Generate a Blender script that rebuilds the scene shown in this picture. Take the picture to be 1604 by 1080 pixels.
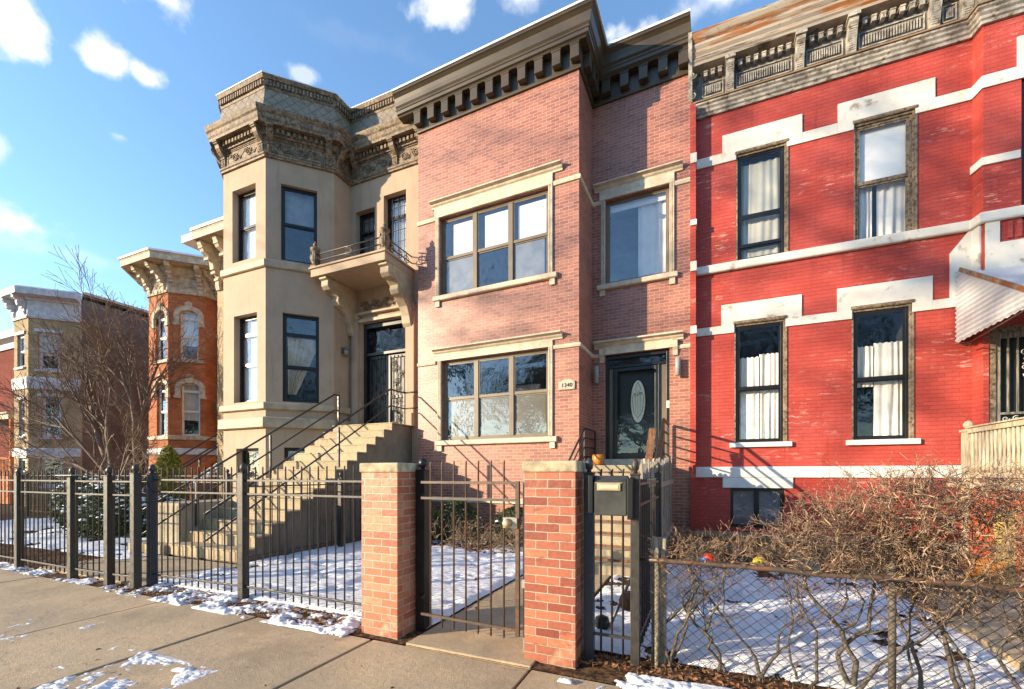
import bpy, bmesh, math, random
from math import sin, cos, radians, sqrt, pi, atan2
from mathutils import Vector, noise
scene = bpy.context.scene
for o in list(bpy.data.objects): bpy.data.objects.remove(o)
C = scene.collection
# ------------------------------------------------------------------ camera
YAW = 23.31; EYE = 1.5; FPX = 680.0; HZ = 743.0; CX = 802.0
cam = bpy.data.cameras.new('camera'); camo = bpy.data.objects.new('camera', cam); C.objects.link(camo)
camo.location = (0, 0, EYE); camo.rotation_euler = (radians(90), 0, radians(YAW))
cam.sensor_width = 36; cam.lens = 36*FPX/1604; cam.shift_y = (HZ-540)/1604
cam.clip_start = .05; cam.clip_end = 3000
scene.camera = camo
# ------------------------------------------------------------------ light
SUN_AZ = 50.0; SUN_EL = 13.5           # travel direction measured from +Y towards +X
d = Vector((sin(radians(SUN_AZ))*cos(radians(SUN_EL)), cos(radians(SUN_AZ))*cos(radians(SUN_EL)), -sin(radians(SUN_EL))))
sl = bpy.data.lights.new('sun', 'SUN'); sl.energy = 5.0; sl.angle = radians(.5); sl.color = (1.0, .80, .55)
so = bpy.data.objects.new('sun', sl); C.objects.link(so); so.rotation_euler = d.to_track_quat('-Z', 'Y').to_euler(); so.location = (-20, -20, 20)
scene.view_settings.view_transform = 'Standard'; scene.view_settings.look = 'None'
scene.view_settings.exposure = 1.0; scene.view_settings.gamma = 1
w = bpy.data.worlds.new('World'); scene.world = w; w.use_nodes = True
nt = w.node_tree; N = nt.nodes; L = nt.links
bg = N['Background']; bg.inputs['Strength'].default_value = .125
sky = N.new('ShaderNodeTexSky'); sky.sky_type = 'NISHITA'; sky.sun_disc = False
sky.sun_elevation = radians(SUN_EL+6); sky.sun_rotation = radians(180+SUN_AZ)
sky.air_density = 1.0; sky.dust_density = .15; sky.ozone_density = 3.0
tc = N.new('ShaderNodeTexCoord')
def wmath(op, a, b=None, c=None, clamp=False):
    n = N.new('ShaderNodeMath'); n.operation = op; n.use_clamp = clamp
    for i, v in enumerate((a, b, c)):
        if v is None: continue
        if isinstance(v, (int, float)): n.inputs[i].default_value = v
        else: L.new(v, n.inputs[i])
    return n.outputs[0]
def wvec(op, a, b):
    n = N.new('ShaderNodeVectorMath'); n.operation = op
    for i, v in enumerate((a, b)):
        if isinstance(v, (tuple, Vector)): n.inputs[i].default_value = v
        else: L.new(v, n.inputs[i])
    return n.outputs['Value'] if op == 'DOT_PRODUCT' else n.outputs[0]
def pdir(px, py):
    u = (px-CX)/FPX; a = radians(YAW)
    return Vector((-sin(a)+u*cos(a), cos(a)+u*sin(a), (HZ-py)/FPX)).normalized()
nz = N.new('ShaderNodeTexNoise'); nz.inputs['Scale'].default_value = 13; nz.inputs['Detail'].default_value = 9; nz.inputs['Roughness'].default_value = .52; nz.inputs['Distortion'].default_value = .0
L.new(tc.outputs['Generated'], nz.inputs['Vector'])
acc = None
# direction, half width, half height (radians-ish), density
for (px, py, a, b, k) in [(-5,35,.05,.06,1.0),(172,98,.045,.035,1.0),(222,116,.032,.024,.9),(255,-10,.07,.05,.8),(185,213,.045,.02,.6),(45,352,.085,.04,.75),(-10,232,.03,.035,.5),
                          (705,0,.07,.05,1.0),(1000,50,.075,.035,1.0),(1130,-5,.12,.035,.6),(820,-12,.1,.04,.6),(475,118,.035,.02,.5),(120,400,.3,.03,.3),(560,60,.2,.03,.12)]:
    c = pdir(px, py); r = Vector((c.y, -c.x, 0)).normalized(); u = r.cross(c)
    dv = wvec('SUBTRACT', tc.outputs['Generated'], c)
    p = wmath('MULTIPLY', wvec('DOT_PRODUCT', dv, r), 1/a); q = wmath('MULTIPLY', wvec('DOT_PRODUCT', dv, u), 1/b)
    dd = wmath('SQRT', wmath('ADD', wmath('MULTIPLY', p, p), wmath('MULTIPLY', q, q)))
    e = wmath('SUBTRACT', 1.0, dd)
    e = wmath('ADD', e, wmath('MULTIPLY', wmath('SUBTRACT', nz.outputs['Fac'], .5), 2.6))
    e = wmath('MULTIPLY', wmath('MULTIPLY', wmath('SUBTRACT', e, .28), 1.9, clamp=True), k)
    acc = e if acc is None else wmath('MAXIMUM', acc, e)
ss = N.new('ShaderNodeMapRange'); ss.interpolation_type = 'SMOOTHSTEP'; L.new(acc, ss.inputs[0])
tint = N.new('ShaderNodeMix'); tint.data_type = 'RGBA'; tint.blend_type = 'MULTIPLY'; tint.inputs[0].default_value = 1
L.new(sky.outputs[0], tint.inputs[6]); tint.inputs[7].default_value = (1.40, 1.52, 1.50, 1)
mx = N.new('ShaderNodeMix'); mx.data_type = 'RGBA'; L.new(ss.outputs[0], mx.inputs[0])
L.new(tint.outputs[2], mx.inputs[6]); mx.inputs[7].default_value = (5.0, 5.1, 5.4, 1)
L.new(mx.outputs[2], bg.inputs['Color'])
try: w.cycles.sampling_method = 'AUTOMATIC'
except Exception: pass
# ------------------------------------------------------------------ frames: a facade line and its own small turn about the street
class Frame:
    def __init__(s, yaw): s.yaw = yaw; s.phi = radians(YAW-yaw)
    def ray(s, px):
        u = (px-CX)/FPX; a = radians(s.yaw); return (-sin(a)+u*cos(a), cos(a)+u*sin(a))
    def x(s, px, Y): r = s.ray(px); return Y*r[0]/r[1]
    def z(s, px, py, Y): r = s.ray(px); return EYE+(HZ-py)/FPX*Y/r[1]
    def world(s, x, y): return (x*cos(s.phi)-y*sin(s.phi), x*sin(s.phi)+y*cos(s.phi))
W = Frame(YAW); K = Frame(25.1)
class Seg:
    def __init__(s, fr, p0, p1):
        s.fr = fr; s.p0 = p0; s.len = math.hypot(p1[0]-p0[0], p1[1]-p0[1]); s.d = ((p1[0]-p0[0])/s.len, (p1[1]-p0[1])/s.len); s.n = (s.d[1], -s.d[0])
    def T(s, p): return (s.p0[0]+s.d[0]*p[0]-s.n[0]*p[1], s.p0[1]+s.d[1]*p[0]-s.n[1]*p[1], p[2])
    def hit(s, px, py=HZ, off=0):
        r = s.fr.ray(px); P = (s.p0[0]+s.n[0]*off, s.p0[1]+s.n[1]*off)
        det = r[0]*(-s.d[1]) + s.d[0]*r[1]
        t = (P[0]*(-s.d[1]) + s.d[0]*P[1])/det; k = (r[0]*P[1]-r[1]*P[0])/det
        return -k if False else (t*r[0]-P[0])*s.d[0]+(t*r[1]-P[1])*s.d[1], EYE+(HZ-py)/FPX*t
    def S(s, px, off=0): return s.hit(px, HZ, off)[0]
    def Z(s, px, py, off=0): return s.hit(px, py, off)[1]
# ------------------------------------------------------------------ mesh building
BASE = {}
class MB:
    def __init__(s, T=None): s.v = []; s.f = []; s.sm = []; s.T = T
    def add(s, pts, faces, smooth=False):
        n = len(s.v)
        if s.T: pts = [s.T(p) for p in pts]
        s.v += [tuple(p) for p in pts]; s.f += [tuple(i+n for i in f) for f in faces]; s.sm += [smooth]*len(faces)
        return s
    def box(s, x0, x1, y0, y1, z0, z1):
        return s.add([(x0,y0,z0),(x1,y0,z0),(x1,y1,z0),(x0,y1,z0),(x0,y0,z1),(x1,y0,z1),(x1,y1,z1),(x0,y1,z1)],
                     [(0,3,2,1),(4,5,6,7),(0,1,5,4),(1,2,6,5),(2,3,7,6),(3,0,4,7)])
    def quad(s, a, b, c, d): return s.add([a,b,c,d], [(0,1,2,3)])
    def beam(s, a, b, w, h):
        a = Vector(a); b = Vector(b); t = (b-a).normalized(); up = Vector((0,0,1)) if abs(t.z) < .95 else Vector((0,1,0))
        r = t.cross(up).normalized()*w/2; u = r.cross(t).normalized()*h/2
        P = [a-r-u, a+r-u, a+r+u, a-r+u, b-r-u, b+r-u, b+r+u, b-r+u]
        return s.add(P, [(0,1,2,3),(7,6,5,4),(0,4,5,1),(1,5,6,2),(2,6,7,3),(3,7,4,0)])
    def tube(s, pts, r, n=6, cap=True, smooth=True):
        pts = [Vector(p) for p in pts]; m = len(pts)
        rr = r if isinstance(r, (list, tuple)) else [r]*m
        P = []; Fc = []; pr = None
        for i, p in enumerate(pts):
            t = (pts[min(i+1, m-1)]-pts[max(i-1, 0)])
            if t.length < 1e-9: t = Vector((0,0,1))
            t.normalize()
            if pr is None: a = t.orthogonal().normalized()
            else:
                a = pr - t*pr.dot(t)
                a = a.normalized() if a.length > 1e-6 else t.orthogonal().normalized()
            pr = a; b = t.cross(a)
            for k in range(n):
                q = 2*pi*k/n; P.append(p+(a*cos(q)+b*sin(q))*rr[i])
        for i in range(m-1):
            for k in range(n): Fc.append((i*n+k, i*n+(k+1)%n, (i+1)*n+(k+1)%n, (i+1)*n+k))
        s.add(P, Fc, smooth)
        if cap: n0 = len(s.v)-len(P); s.f += [tuple(n0+k for k in reversed(range(n))), tuple(n0+(m-1)*n+k for k in range(n))]; s.sm += [False, False]
        return s
    def lathe(s, c, prof, n=12, smooth=True):
        P = []; Fc = []
        for (r, z) in prof:
            for k in range(n): q = 2*pi*k/n; P.append((c[0]+r*cos(q), c[1]+r*sin(q), c[2]+z))
        m = len(prof)
        for i in range(m-1):
            for k in range(n): Fc.append((i*n+k, i*n+(k+1)%n, (i+1)*n+(k+1)%n, (i+1)*n+k))
        Fc.append(tuple(reversed(range(n)))); Fc.append(tuple((m-1)*n+k for k in range(n)))
        return s.add(P, Fc, smooth)
    def ball(s, c, r, n=10): return s.lathe(c, [(max(.001, r*sin(pi*i/7)), -r*cos(pi*i/7)) for i in range(8)], n)
    def extr(s, prof, s0, s1):           # profile of (out, z) run along the segment
        m = len(prof); P = [(s0, -o, z) for o, z in prof]+[(s1, -o, z) for o, z in prof]
        F_ = [(i, (i+1)%m, m+(i+1)%m, m+i) for i in range(m)]+[tuple(range(m))[::-1], tuple(range(m, 2*m))]
        return s.add(P, F_)
    def prism(s, poly, y0, y1):          # polygon in (x, z) given thickness in y
        m = len(poly); P = [(x, y0, z) for x, z in poly]+[(x, y1, z) for x, z in poly]
        return s.add(P, [(i, (i+1)%m, m+(i+1)%m, m+i) for i in range(m)]+[tuple(range(m))[::-1], tuple(range(m, 2*m))])
    def slab(s, poly, z0, z1):
        m = len(poly); P = [(x, y, z0) for x, y in poly]+[(x, y, z1) for x, y in poly]
        return s.add(P, [(i, (i+1)%m, m+(i+1)%m, m+i) for i in range(m)]+[tuple(range(m))[::-1], tuple(range(m, 2*m))])
    def sweep(s, prof, path, close=True):   # profile (out, z) swept round a plan path with mitred corners
        m = len(path); k = len(prof); P = []
        for i, p in enumerate(path):
            ns = []
            for a, b in ((i-1, i), (i, i+1)):
                if a < 0 or b >= m: continue
                dx, dy = path[b][0]-path[a][0], path[b][1]-path[a][1]; l = math.hypot(dx, dy); ns.append((dy/l, -dx/l))
            if len(ns) == 1: mv = ns[0]
            else:
                q = 1+ns[0][0]*ns[1][0]+ns[0][1]*ns[1][1]; mv = ((ns[0][0]+ns[1][0])/q, (ns[0][1]+ns[1][1])/q)
            for o, z in prof: P.append((p[0]+mv[0]*o, p[1]+mv[1]*o, z))
        e = k if close else k-1
        F_ = [(i*k+j, i*k+(j+1)%k, (i+1)*k+(j+1)%k, (i+1)*k+j) for i in range(m-1) for j in range(e)]
        if close: F_ += [tuple(range(k))[::-1], tuple((m-1)*k+j for j in range(k))]
        return s.add(P, F_)
    def wall(s, L_, z0, z1, holes=(), rev=.15, s0=0):    # run in segment coordinates, with real openings and reveals
        xs = sorted({s0, L_, *[h[0] for h in holes], *[h[1] for h in holes]}); zs = sorted({z0, z1, *[h[2] for h in holes], *[h[3] for h in holes]})
        xs = [x for x in xs if s0 <= x <= L_]; zs = [z for z in zs if z0 <= z <= z1]
        for i in range(len(xs)-1):
            for j in range(len(zs)-1):
                cx, cz = (xs[i]+xs[i+1])/2, (zs[j]+zs[j+1])/2
                if any(h[0] < cx < h[1] and h[2] < cz < h[3] for h in holes): continue
                s.quad((xs[i],0,zs[j]), (xs[i+1],0,zs[j]), (xs[i+1],0,zs[j+1]), (xs[i],0,zs[j+1]))
        for a, b, c, e in holes:
            s.quad((a,0,c),(b,0,c),(b,rev,c),(a,rev,c)); s.quad((a,0,e),(a,rev,e),(b,rev,e),(b,0,e))
            s.quad((a,0,c),(a,rev,c),(a,rev,e),(a,0,e)); s.quad((b,0,c),(b,0,e),(b,rev,e),(b,rev,c))
        return s
    def build(s, name, mat, parent=None, frame=None, base=None, uv=True, bev=0, fix=True, loc=None):
        me = bpy.data.meshes.new(name)
        if parent is not None: bx, by, bz = BASE[parent.name]; phi = None
        elif base is not None: bx, by, bz = base
        else: bx = by = bz = 0.0
        me.from_pydata([(v[0]-bx, v[1]-by, v[2]-bz) for v in s.v], [], s.f)
        me.polygons.foreach_set('use_smooth', s.sm)
        if fix:
            bm = bmesh.new(); bm.from_mesh(me); bmesh.ops.recalc_face_normals(bm, faces=bm.faces); bm.to_mesh(me); bm.free()
        if uv:
            ul = me.uv_layers.new(name='UVMap').data; V = me.vertices
            for p in me.polygons:
                n = p.normal
                if abs(n.z) < .75:
                    l = math.hypot(n.x, n.y); tx, ty = -n.y/l, n.x/l
                    if tx < -1e-4 or (abs(tx) < 1e-4 and ty < 0): tx, ty = -tx, -ty
                    for li in p.loop_indices:
                        c = V[me.loops[li].vertex_index].co; ul[li].uv = ((c.x+bx)*tx+(c.y+by)*ty, c.z+bz)
                else:
                    for li in p.loop_indices:
                        c = V[me.loops[li].vertex_index].co; ul[li].uv = (c.x+bx, c.y+by)
        if mat: me.materials.append(mat)
        o = bpy.data.objects.new(name, me); C.objects.link(o)
        if parent is not None: o.parent = parent
        else:
            fr = frame or W; wx, wy = fr.world(bx, by); o.location = (wx, wy, bz); o.rotation_euler = (0, 0, fr.phi)
        BASE[o.name] = (bx, by, bz)
        if bev:
            b = o.modifiers.new('bevel', 'BEVEL'); b.width = bev; b.segments = 2; b.limit_method = 'ANGLE'; b.angle_limit = radians(40)
        return o
def thing(name, label, cat, base, frame=None, group=None):
    o = bpy.data.objects.new(name, None); C.objects.link(o); fr = frame or W
    x, y = fr.world(base[0], base[1]); o.location = (x, y, base[2]); o.rotation_euler = (0, 0, fr.phi); o.empty_display_size = .2
    BASE[o.name] = tuple(base); o['label'] = label; o['category'] = cat
    if group: o['group'] = group
    return o
def tag(o, label, cat, group=None):
    o['label'] = label; o['category'] = cat
    if group: o['group'] = group
    return o
def kind(o, k): o['kind'] = k; return o
# ------------------------------------------------------------------ materials
class NT:
    def __init__(s, name):
        s.m = bpy.data.materials.new(name); s.m.use_nodes = True; s.t = s.m.node_tree; s.N = s.t.nodes; s.L = s.t.links; s.b = s.N['Principled BSDF']
        s.tc = s.N.new('ShaderNodeTexCoord')
    def n(s, ty, **kw):
        o = s.N.new(ty)
        for k, v in kw.items():
            if k in ('operation', 'blend_type', 'data_type', 'interpolation_type', 'use_clamp', 'feature', 'offset', 'squash_frequency', 'offset_frequency', 'wave_type', 'bands_direction', 'invert', 'distance'): setattr(o, k, v)
        return o
    def put(s, sock, v):
        if v is None: return
        if hasattr(v, 'links'): s.L.new(v, sock)
        else: sock.default_value = v if not (isinstance(v, tuple) and len(v) == 3 and sock.type == 'RGBA') else (*v, 1)
    def noise(s, scale, detail=4, rough=.55, vec=None, dist=0):
        o = s.N.new('ShaderNodeTexNoise'); o.inputs['Scale'].default_value = scale; o.inputs['Detail'].default_value = detail; o.inputs['Roughness'].default_value = rough; o.inputs['Distortion'].default_value = dist
        s.L.new(vec if vec is not None else s.tc.outputs['Object'], o.inputs['Vector']); return o.outputs['Fac']
    def mul(s, vec, v):
        o = s.N.new('ShaderNodeVectorMath'); o.operation = 'MULTIPLY'; s.L.new(vec, o.inputs[0]); o.inputs[1].default_value = v; return o.outputs[0]
    def math(s, op, a, b=None, clamp=False):
        o = s.N.new('ShaderNodeMath'); o.operation = op; o.use_clamp = clamp; s.put(o.inputs[0], a)
        if b is not None: s.put(o.inputs[1], b)
        return o.outputs[0]
    def ramp(s, v, a, b, lo=0., hi=1.):
        o = s.N.new('ShaderNodeMapRange'); o.interpolation_type = 'SMOOTHSTEP'; s.put(o.inputs[0], v)
        for i, q in zip((1, 2, 3, 4), (a, b, lo, hi)): o.inputs[i].default_value = q
        return o.outputs[0]
    def mix(s, f, a, b, bt='MIX'):
        o = s.N.new('ShaderNodeMix'); o.data_type = 'RGBA'; o.blend_type = bt; s.put(o.inputs[0], f); s.put(o.inputs[6], a); s.put(o.inputs[7], b); return o.outputs[2]
    def bump(s, h, strength, dist=.01, prev=None):
        o = s.N.new('ShaderNodeBump'); o.inputs['Strength'].default_value = strength; o.inputs['Distance'].default_value = dist; s.L.new(h, o.inputs['Height'])
        if prev is not None: s.L.new(prev, o.inputs['Normal'])
        return o.outputs[0]
    def done(s, col, rough=.7, normal=None, metal=0, spec=.4):
        s.put(s.b.inputs['Base Color'], col); s.put(s.b.inputs['Roughness'], rough); s.b.inputs['Metallic'].default_value = metal; s.b.inputs['Specular IOR Level'].default_value = spec
        if normal is not None: s.L.new(normal, s.b.inputs['Normal'])
        return s.m
def plain(name, col, rough=.6, var=.25, sc=6, bsc=60, bst=.15, metal=0, spec=.4, col2=None, c2=(.52, .68)):
    t = NT(name); n1 = t.noise(sc, 6); lo = tuple(c*(1-var) for c in col); hi = tuple(min(1, c*(1+var*.7)) for c in col)
    c = t.mix(t.ramp(n1, .3, .7), lo, hi)
    if col2: c = t.mix(t.ramp(t.noise(sc*2.3, 7, .65), *c2), c, col2)
    return t.done(c, rough, t.bump(t.noise(bsc, 4), bst, .004), metal, spec)
def brickmat(name, c1, c2, mortar, w=.205, h=.0715, mo=.006, rough=.55, spec=.5, bst=.7, var=.25, stain=None, third=None):
    t = NT(name); uv = t.tc.outputs['UV']
    wob = t.N.new('ShaderNodeVectorMath'); wob.operation = 'ADD'
    nn = t.N.new('ShaderNodeTexNoise'); nn.inputs['Scale'].default_value = 14; t.L.new(uv, nn.inputs['Vector'])
    sc_ = t.mul(nn.outputs['Color'], (.006, .006, 0)); t.L.new(uv, wob.inputs[0]); t.L.new(sc_, wob.inputs[1]); uv = wob.outputs[0]
    b = t.N.new('ShaderNodeTexBrick'); b.offset = .5; t.L.new(uv, b.inputs['Vector'])
    for k, v in (('Scale', 1), ('Mortar Size', mo), ('Mortar Smooth', .25), ('Bias', 0), ('Brick Width', w), ('Row Height', h)): b.inputs[k].default_value = v
    b.inputs['Color1'].default_value = (*c1, 1); b.inputs['Color2'].default_value = (*c2, 1); b.inputs['Mortar'].default_value = (*mortar, 1)
    c = b.outputs['Color']
    big = t.noise(.9, 5); c = t.mix(t.ramp(big, .35, .7), c, tuple(q for q in (1-var, 1-var, 1-var)), 'MULTIPLY')
    fine = t.noise(35, 5); c = t.mix(t.ramp(fine, .35, .75, 0, .5), c, (.62, .6, .58), 'MULTIPLY')
    if third: c = t.mix(t.math('MULTIPLY', t.ramp(t.noise(4.5, 6, .65, t.mul(uv, (1, 2.8, 1))), .57, .66), .7), c, third)
    if stain: c = t.mix(t.ramp(t.noise(2.4, 7, .65), .56, .72, 0, .75), c, stain)
    inv = t.math('SUBTRACT', 1.0, b.outputs['Fac'])
    nm = t.bump(t.math('ADD', inv, t.math('MULTIPLY', fine, .35)), bst, .006)
    return t.done(c, t.ramp(fine, .3, .7, rough-.08, rough+.12), nm, 0, spec)
def glassmat(name, tint=(.75, .82, .85), refl=.22, wave=.035, rough=.015):
    t = NT(name); t.N.remove(t.b)
    out = t.N['Material Output']; g = t.N.new('ShaderNodeBsdfGlossy'); g.inputs['Roughness'].default_value = rough; g.inputs['Color'].default_value = (.95, .97, 1, 1)
    tr = t.N.new('ShaderNodeBsdfTransparent'); tr.inputs['Color'].default_value = (*tint, 1)
    fr = t.N.new('ShaderNodeLayerWeight')
    nm = t.bump(t.noise(2.2, 3, .5), wave, .5); t.L.new(nm, g.inputs['Normal'])
    f = t.math('ADD', t.math('MULTIPLY', t.math('POWER', fr.outputs['Facing'], 3.0), .55), refl, clamp=True)
    m = t.N.new('ShaderNodeMixShader'); t.L.new(f, m.inputs[0]); t.L.new(tr.outputs[0], m.inputs[1]); t.L.new(g.outputs[0], m.inputs[2]); t.L.new(m.outputs[0], out.inputs[0])
    return t.m
M = {}
M['brick'] = brickmat('pink brick', (.45,.165,.105), (.29,.092,.06), (.54,.43,.34), mo=.0045, rough=.42, spec=.6, third=(.46,.22,.15), var=.2)
M['pier_tan'] = brickmat('sun glare tan pier brick', (.58,.26,.14), (.42,.11,.055), (.50,.42,.33), w=.2, h=.0695, mo=.006, rough=.5, third=(.50,.14,.065), stain=(.70,.55,.40), bst=1.2)  # sun glare on the left pier put into its paler tones; salt stains too
M['pier_brick'] = brickmat('pier brick', (.55,.19,.10), (.24,.05,.03), (.48,.38,.29), w=.2, h=.0695, mo=.005, rough=.5, third=(.22,.05,.03), stain=(.60,.42,.28), bst=1.2)
M['stone'] = plain('limestone trim', (.60,.50,.37), .6, .18, 5, 50, .25, col2=(.42,.35,.26))
M['capstone'] = plain('weathered capstone', (.44,.37,.25), .85, .35, 9, 40, .7, col2=(.24,.21,.14))
M['olive'] = plain('olive brown metal cornice paint', (.062,.045,.025), .42, .15, 2, 90, .05, spec=.5)
M['flash'] = plain('white roof edge', (.78,.80,.84), .5, .15, 4, 30, .3)
M['bronze'] = plain('bronze window frame', (.17,.135,.095), .4, .12, 3, 60, .05)
M['black'] = plain('black paint', (.012,.012,.014), .35, .3, 5, 80, .1)
M['dgreen'] = plain('dark green black door paint', (.015,.022,.026), .3, .2, 5, 80, .05)
def ironmat(name, col, rust=.5):
    t = NT(name); c = t.mix(t.ramp(t.noise(9, 6, .65), .55+(.5-rust)*.3, .75), col, (.16,.07,.03))
    return t.done(c, t.ramp(t.noise(20, 4), .3, .7, .32, .6), t.bump(t.noise(70, 4), .3, .003), 0, .6)
M['iron'] = ironmat('painted iron', (.028,.025,.022), .35)
M['iron_rust'] = ironmat('rusty iron', (.07,.05,.035), .9)
M['iron_blue'] = ironmat('blue black iron', (.02,.025,.04), .15)
M['galv'] = plain('aged galvanised wire', (.022,.019,.017), .5, .4, 10, 60, .3, metal=.3, col2=(.12,.05,.025))
def stucco(name, col, col2):
    t = NT(name); c = t.mix(t.ramp(t.noise(1.2, 6, .6), .35, .7), col, col2)
    c = t.mix(t.ramp(t.noise(3.5, 8, .7, t.mul(t.tc.outputs['Object'], (2, 2, .22))), .5, .75, 0, .55), c, tuple(q*.6 for q in col))
    nm = t.bump(t.noise(160, 3, .6), .35, .003); nm = t.bump(t.noise(6, 5), .25, .02, nm)
    return t.done(c, .72, nm, 0, .35)
M['brownstone'] = stucco('tan painted brownstone', (.44,.325,.225), (.37,.275,.19))
M['bs_trim'] = plain('tan trim paint', (.43,.34,.23), .6, .2, 4, 70, .2, col2=(.27,.2,.13), c2=(.6, .75))
M['bs_orn'] = plain('weathered cornice paint', (.25,.18,.11), .6, .45, 7, 80, .5, col2=(.08,.058,.038), c2=(.46, .62))
def slate():
    t = NT('pressed metal shingles'); uv = t.tc.outputs['UV']
    r = t.N.new('ShaderNodeMapping'); r.inputs['Rotation'].default_value = (0, 0, radians(45)); t.L.new(uv, r.inputs['Vector'])
    b = t.N.new('ShaderNodeTexBrick'); b.offset = 0; t.L.new(r.outputs[0], b.inputs['Vector'])
    for k, v in (('Scale', 1), ('Mortar Size', .007), ('Mortar Smooth', .6), ('Brick Width', .19), ('Row Height', .19)): b.inputs[k].default_value = v
    n1 = t.noise(5, 7, .65); c = t.mix(t.ramp(n1, .35, .7), (.28,.225,.155), (.17,.14,.105))
    c = t.mix(t.ramp(t.noise(11, 7, .7), .62, .7, 0, .6), c, (.5,.5,.5)); c = t.mix(b.outputs['Fac'], c, (.07,.06,.045))
    return t.done(c, .5, t.bump(t.math('SUBTRACT', 1., b.outputs['Fac']), .8, .01), 0, .5)
M['slate'] = slate()
def redpaint(name, col, peel=.655, bst=.35):
    t = NT(name); uv = t.tc.outputs['UV']; b = t.N.new('ShaderNodeTexBrick'); t.L.new(uv, b.inputs['Vector'])
    for k, v in (('Scale', 1), ('Mortar Size', .005), ('Mortar Smooth', .5), ('Brick Width', .205), ('Row Height', .0725)): b.inputs[k].default_value = v
    b.inputs['Color1'].default_value = (1, 1, 1, 1); b.inputs['Color2'].default_value = (.72, .72, .72, 1); b.inputs['Mortar'].default_value = (.6, .55, .55, 1)
    c = t.mix(t.ramp(t.noise(1.1, 6, .6), .35, .72), col, tuple(q*1.18+.02 for q in col)); c = t.mix(t.ramp(t.noise(.9, 5), .3, .7, .1, .6), c, b.outputs['Color'], 'MULTIPLY')
    dr = t.noise(1.1, 8, .7, t.mul(uv, (5, .7, 1))); c = t.mix(t.ramp(dr, .54, .74, 0, .5), c, tuple(q*.45 for q in col)); c = t.mix(t.ramp(t.noise(1.7, 7, .65), .55, .75, 0, .35), c, (.50,.16,.13))
    st = t.mul(uv, (2.2, 9, 1)); cm = t.ramp(t.noise(.75, 4, .6, t.mul(uv, (1, 1.6, 1))), .48, .66); c = t.mix(t.math('MULTIPLY', t.ramp(t.noise(1.6, 9, .72, st), peel-.06, peel-.03, 0, .8), cm), c, (.62,.33,.27))
    c = t.mix(t.ramp(t.noise(2.6, 8, .7, t.mul(uv, (2.4, 5, 1))), peel+.025, peel+.05, 0, .8), c, (.30,.05,.035))
    nm = t.bump(t.math('SUBTRACT', 1., b.outputs['Fac']), bst, .005); nm = t.bump(t.noise(45, 5), .2, .004, nm)
    return t.done(c, .58, nm, 0, .35)
M['red'] = redpaint('red painted brick', (.41,.052,.036), peel=.615, bst=1.0)
M['white'] = plain('flaking white paint', (.72,.68,.60), .65, .14, 1.6, 40, .6, col2=(.38,.29,.20), c2=(.56, .70))
M['white_clean'] = plain('white paint', (.72,.70,.66), .55, .1, 5, 40, .4, col2=(.42,.38,.33), c2=(.64, .74))
M['grey_stone'] = plain('grey painted foundation', (.20,.21,.22), .8, .3, 3, 30, .5, col2=(.45,.40,.33), c2=(.6, .7))
M['rust_cornice'] = plain('rusting sheet metal', (.36,.28,.19), .6, .5, 3.2, 60, .4, col2=(.30,.10,.03), c2=(.42, .56))
def streaky(name, cols, sc=(.5, .5, 7)):
    t = NT(name); o = t.mul(t.tc.outputs['Object'], sc); c = cols[0]
    for i, (q, a, b) in enumerate(cols[1:]): c = t.mix(t.ramp(t.noise(1.1+.5*i, 8, .68, o), a, b), c, q)
    c = t.mix(t.ramp(t.noise(9+0, 8, .7), .58, .7, 0, .6), c, (.07,.045,.03))
    return t.done(c, .6, t.bump(t.noise(40, 5), .3, .006), 0, .35)
M['rust_streak'] = streaky('rusting sheet metal crown', [(.36,.31,.25), ((.32,.13,.045), .50, .58), ((.10,.075,.055), .54, .62), ((.52,.46,.37), .6, .68)])
M['brown_ledge'] = streaky('brown stained ledge', [(.30,.19,.10), ((.12,.075,.045), .48, .6), ((.40,.33,.25), .62, .7)])
M['shadow_frieze'] = plain('shadow darkened frieze', (.17,.16,.145), .65, .4, 6, 60, .3, col2=(.07,.05,.04), c2=(.5, .66))  # frieze colour darkened to carry the shadow in the recessed panels
M['pale_cornice'] = plain('faded cornice paint', (.37,.34,.29), .6, .45, 5, 60, .4, col2=(.13,.08,.045), c2=(.5, .66))
M['old_frame'] = plain('bare weathered window wood', (.27,.20,.13), .75, .4, 9, 60, .4, col2=(.08,.055,.035), c2=(.48, .62))
def woodmat(name, col, dark, sc=(14, 14, 1.2)):
    t = NT(name); v = t.mul(t.tc.outputs['Object'], sc); n = t.noise(3, 8, .65, v, .4)
    c = t.mix(t.ramp(n, .32, .66), dark, col); return t.done(c, .8, t.bump(n, .5, .008), 0, .25)
M['wood_grey'] = woodmat('grey weathered wood', (.40,.35,.28), (.13,.11,.085))
M['wood_pale'] = woodmat('bleached wood', (.62,.54,.40), (.30,.22,.13))
M['wood_brown'] = woodmat('brown wood', (.26,.13,.07), (.10,.045,.025))
M['log'] = woodmat('rotting timber', (.30,.19,.10), (.08,.05,.03), (1.5, 12, 12))
M['orange_brick'] = brickmat('orange brick', (.60,.20,.075), (.40,.12,.05), (.42,.27,.17), mo=.004, rough=.8, var=.3, spec=.2)
M['yellow_brick'] = brickmat('buff yellow brick', (.48,.36,.20), (.36,.27,.16), (.34,.27,.16), mo=.004, rough=.8, var=.3, spec=.2)
M['grey_brick'] = brickmat('common brown brick', (.19,.165,.14), (.135,.12,.105), (.22,.19,.16), mo=.006, rough=.85, var=.4, stain=(.30,.26,.22))
M['tan_brick'] = brickmat('tan brick', (.50,.36,.18), (.40,.27,.13), (.30,.22,.13), mo=.006, rough=.75)
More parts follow.
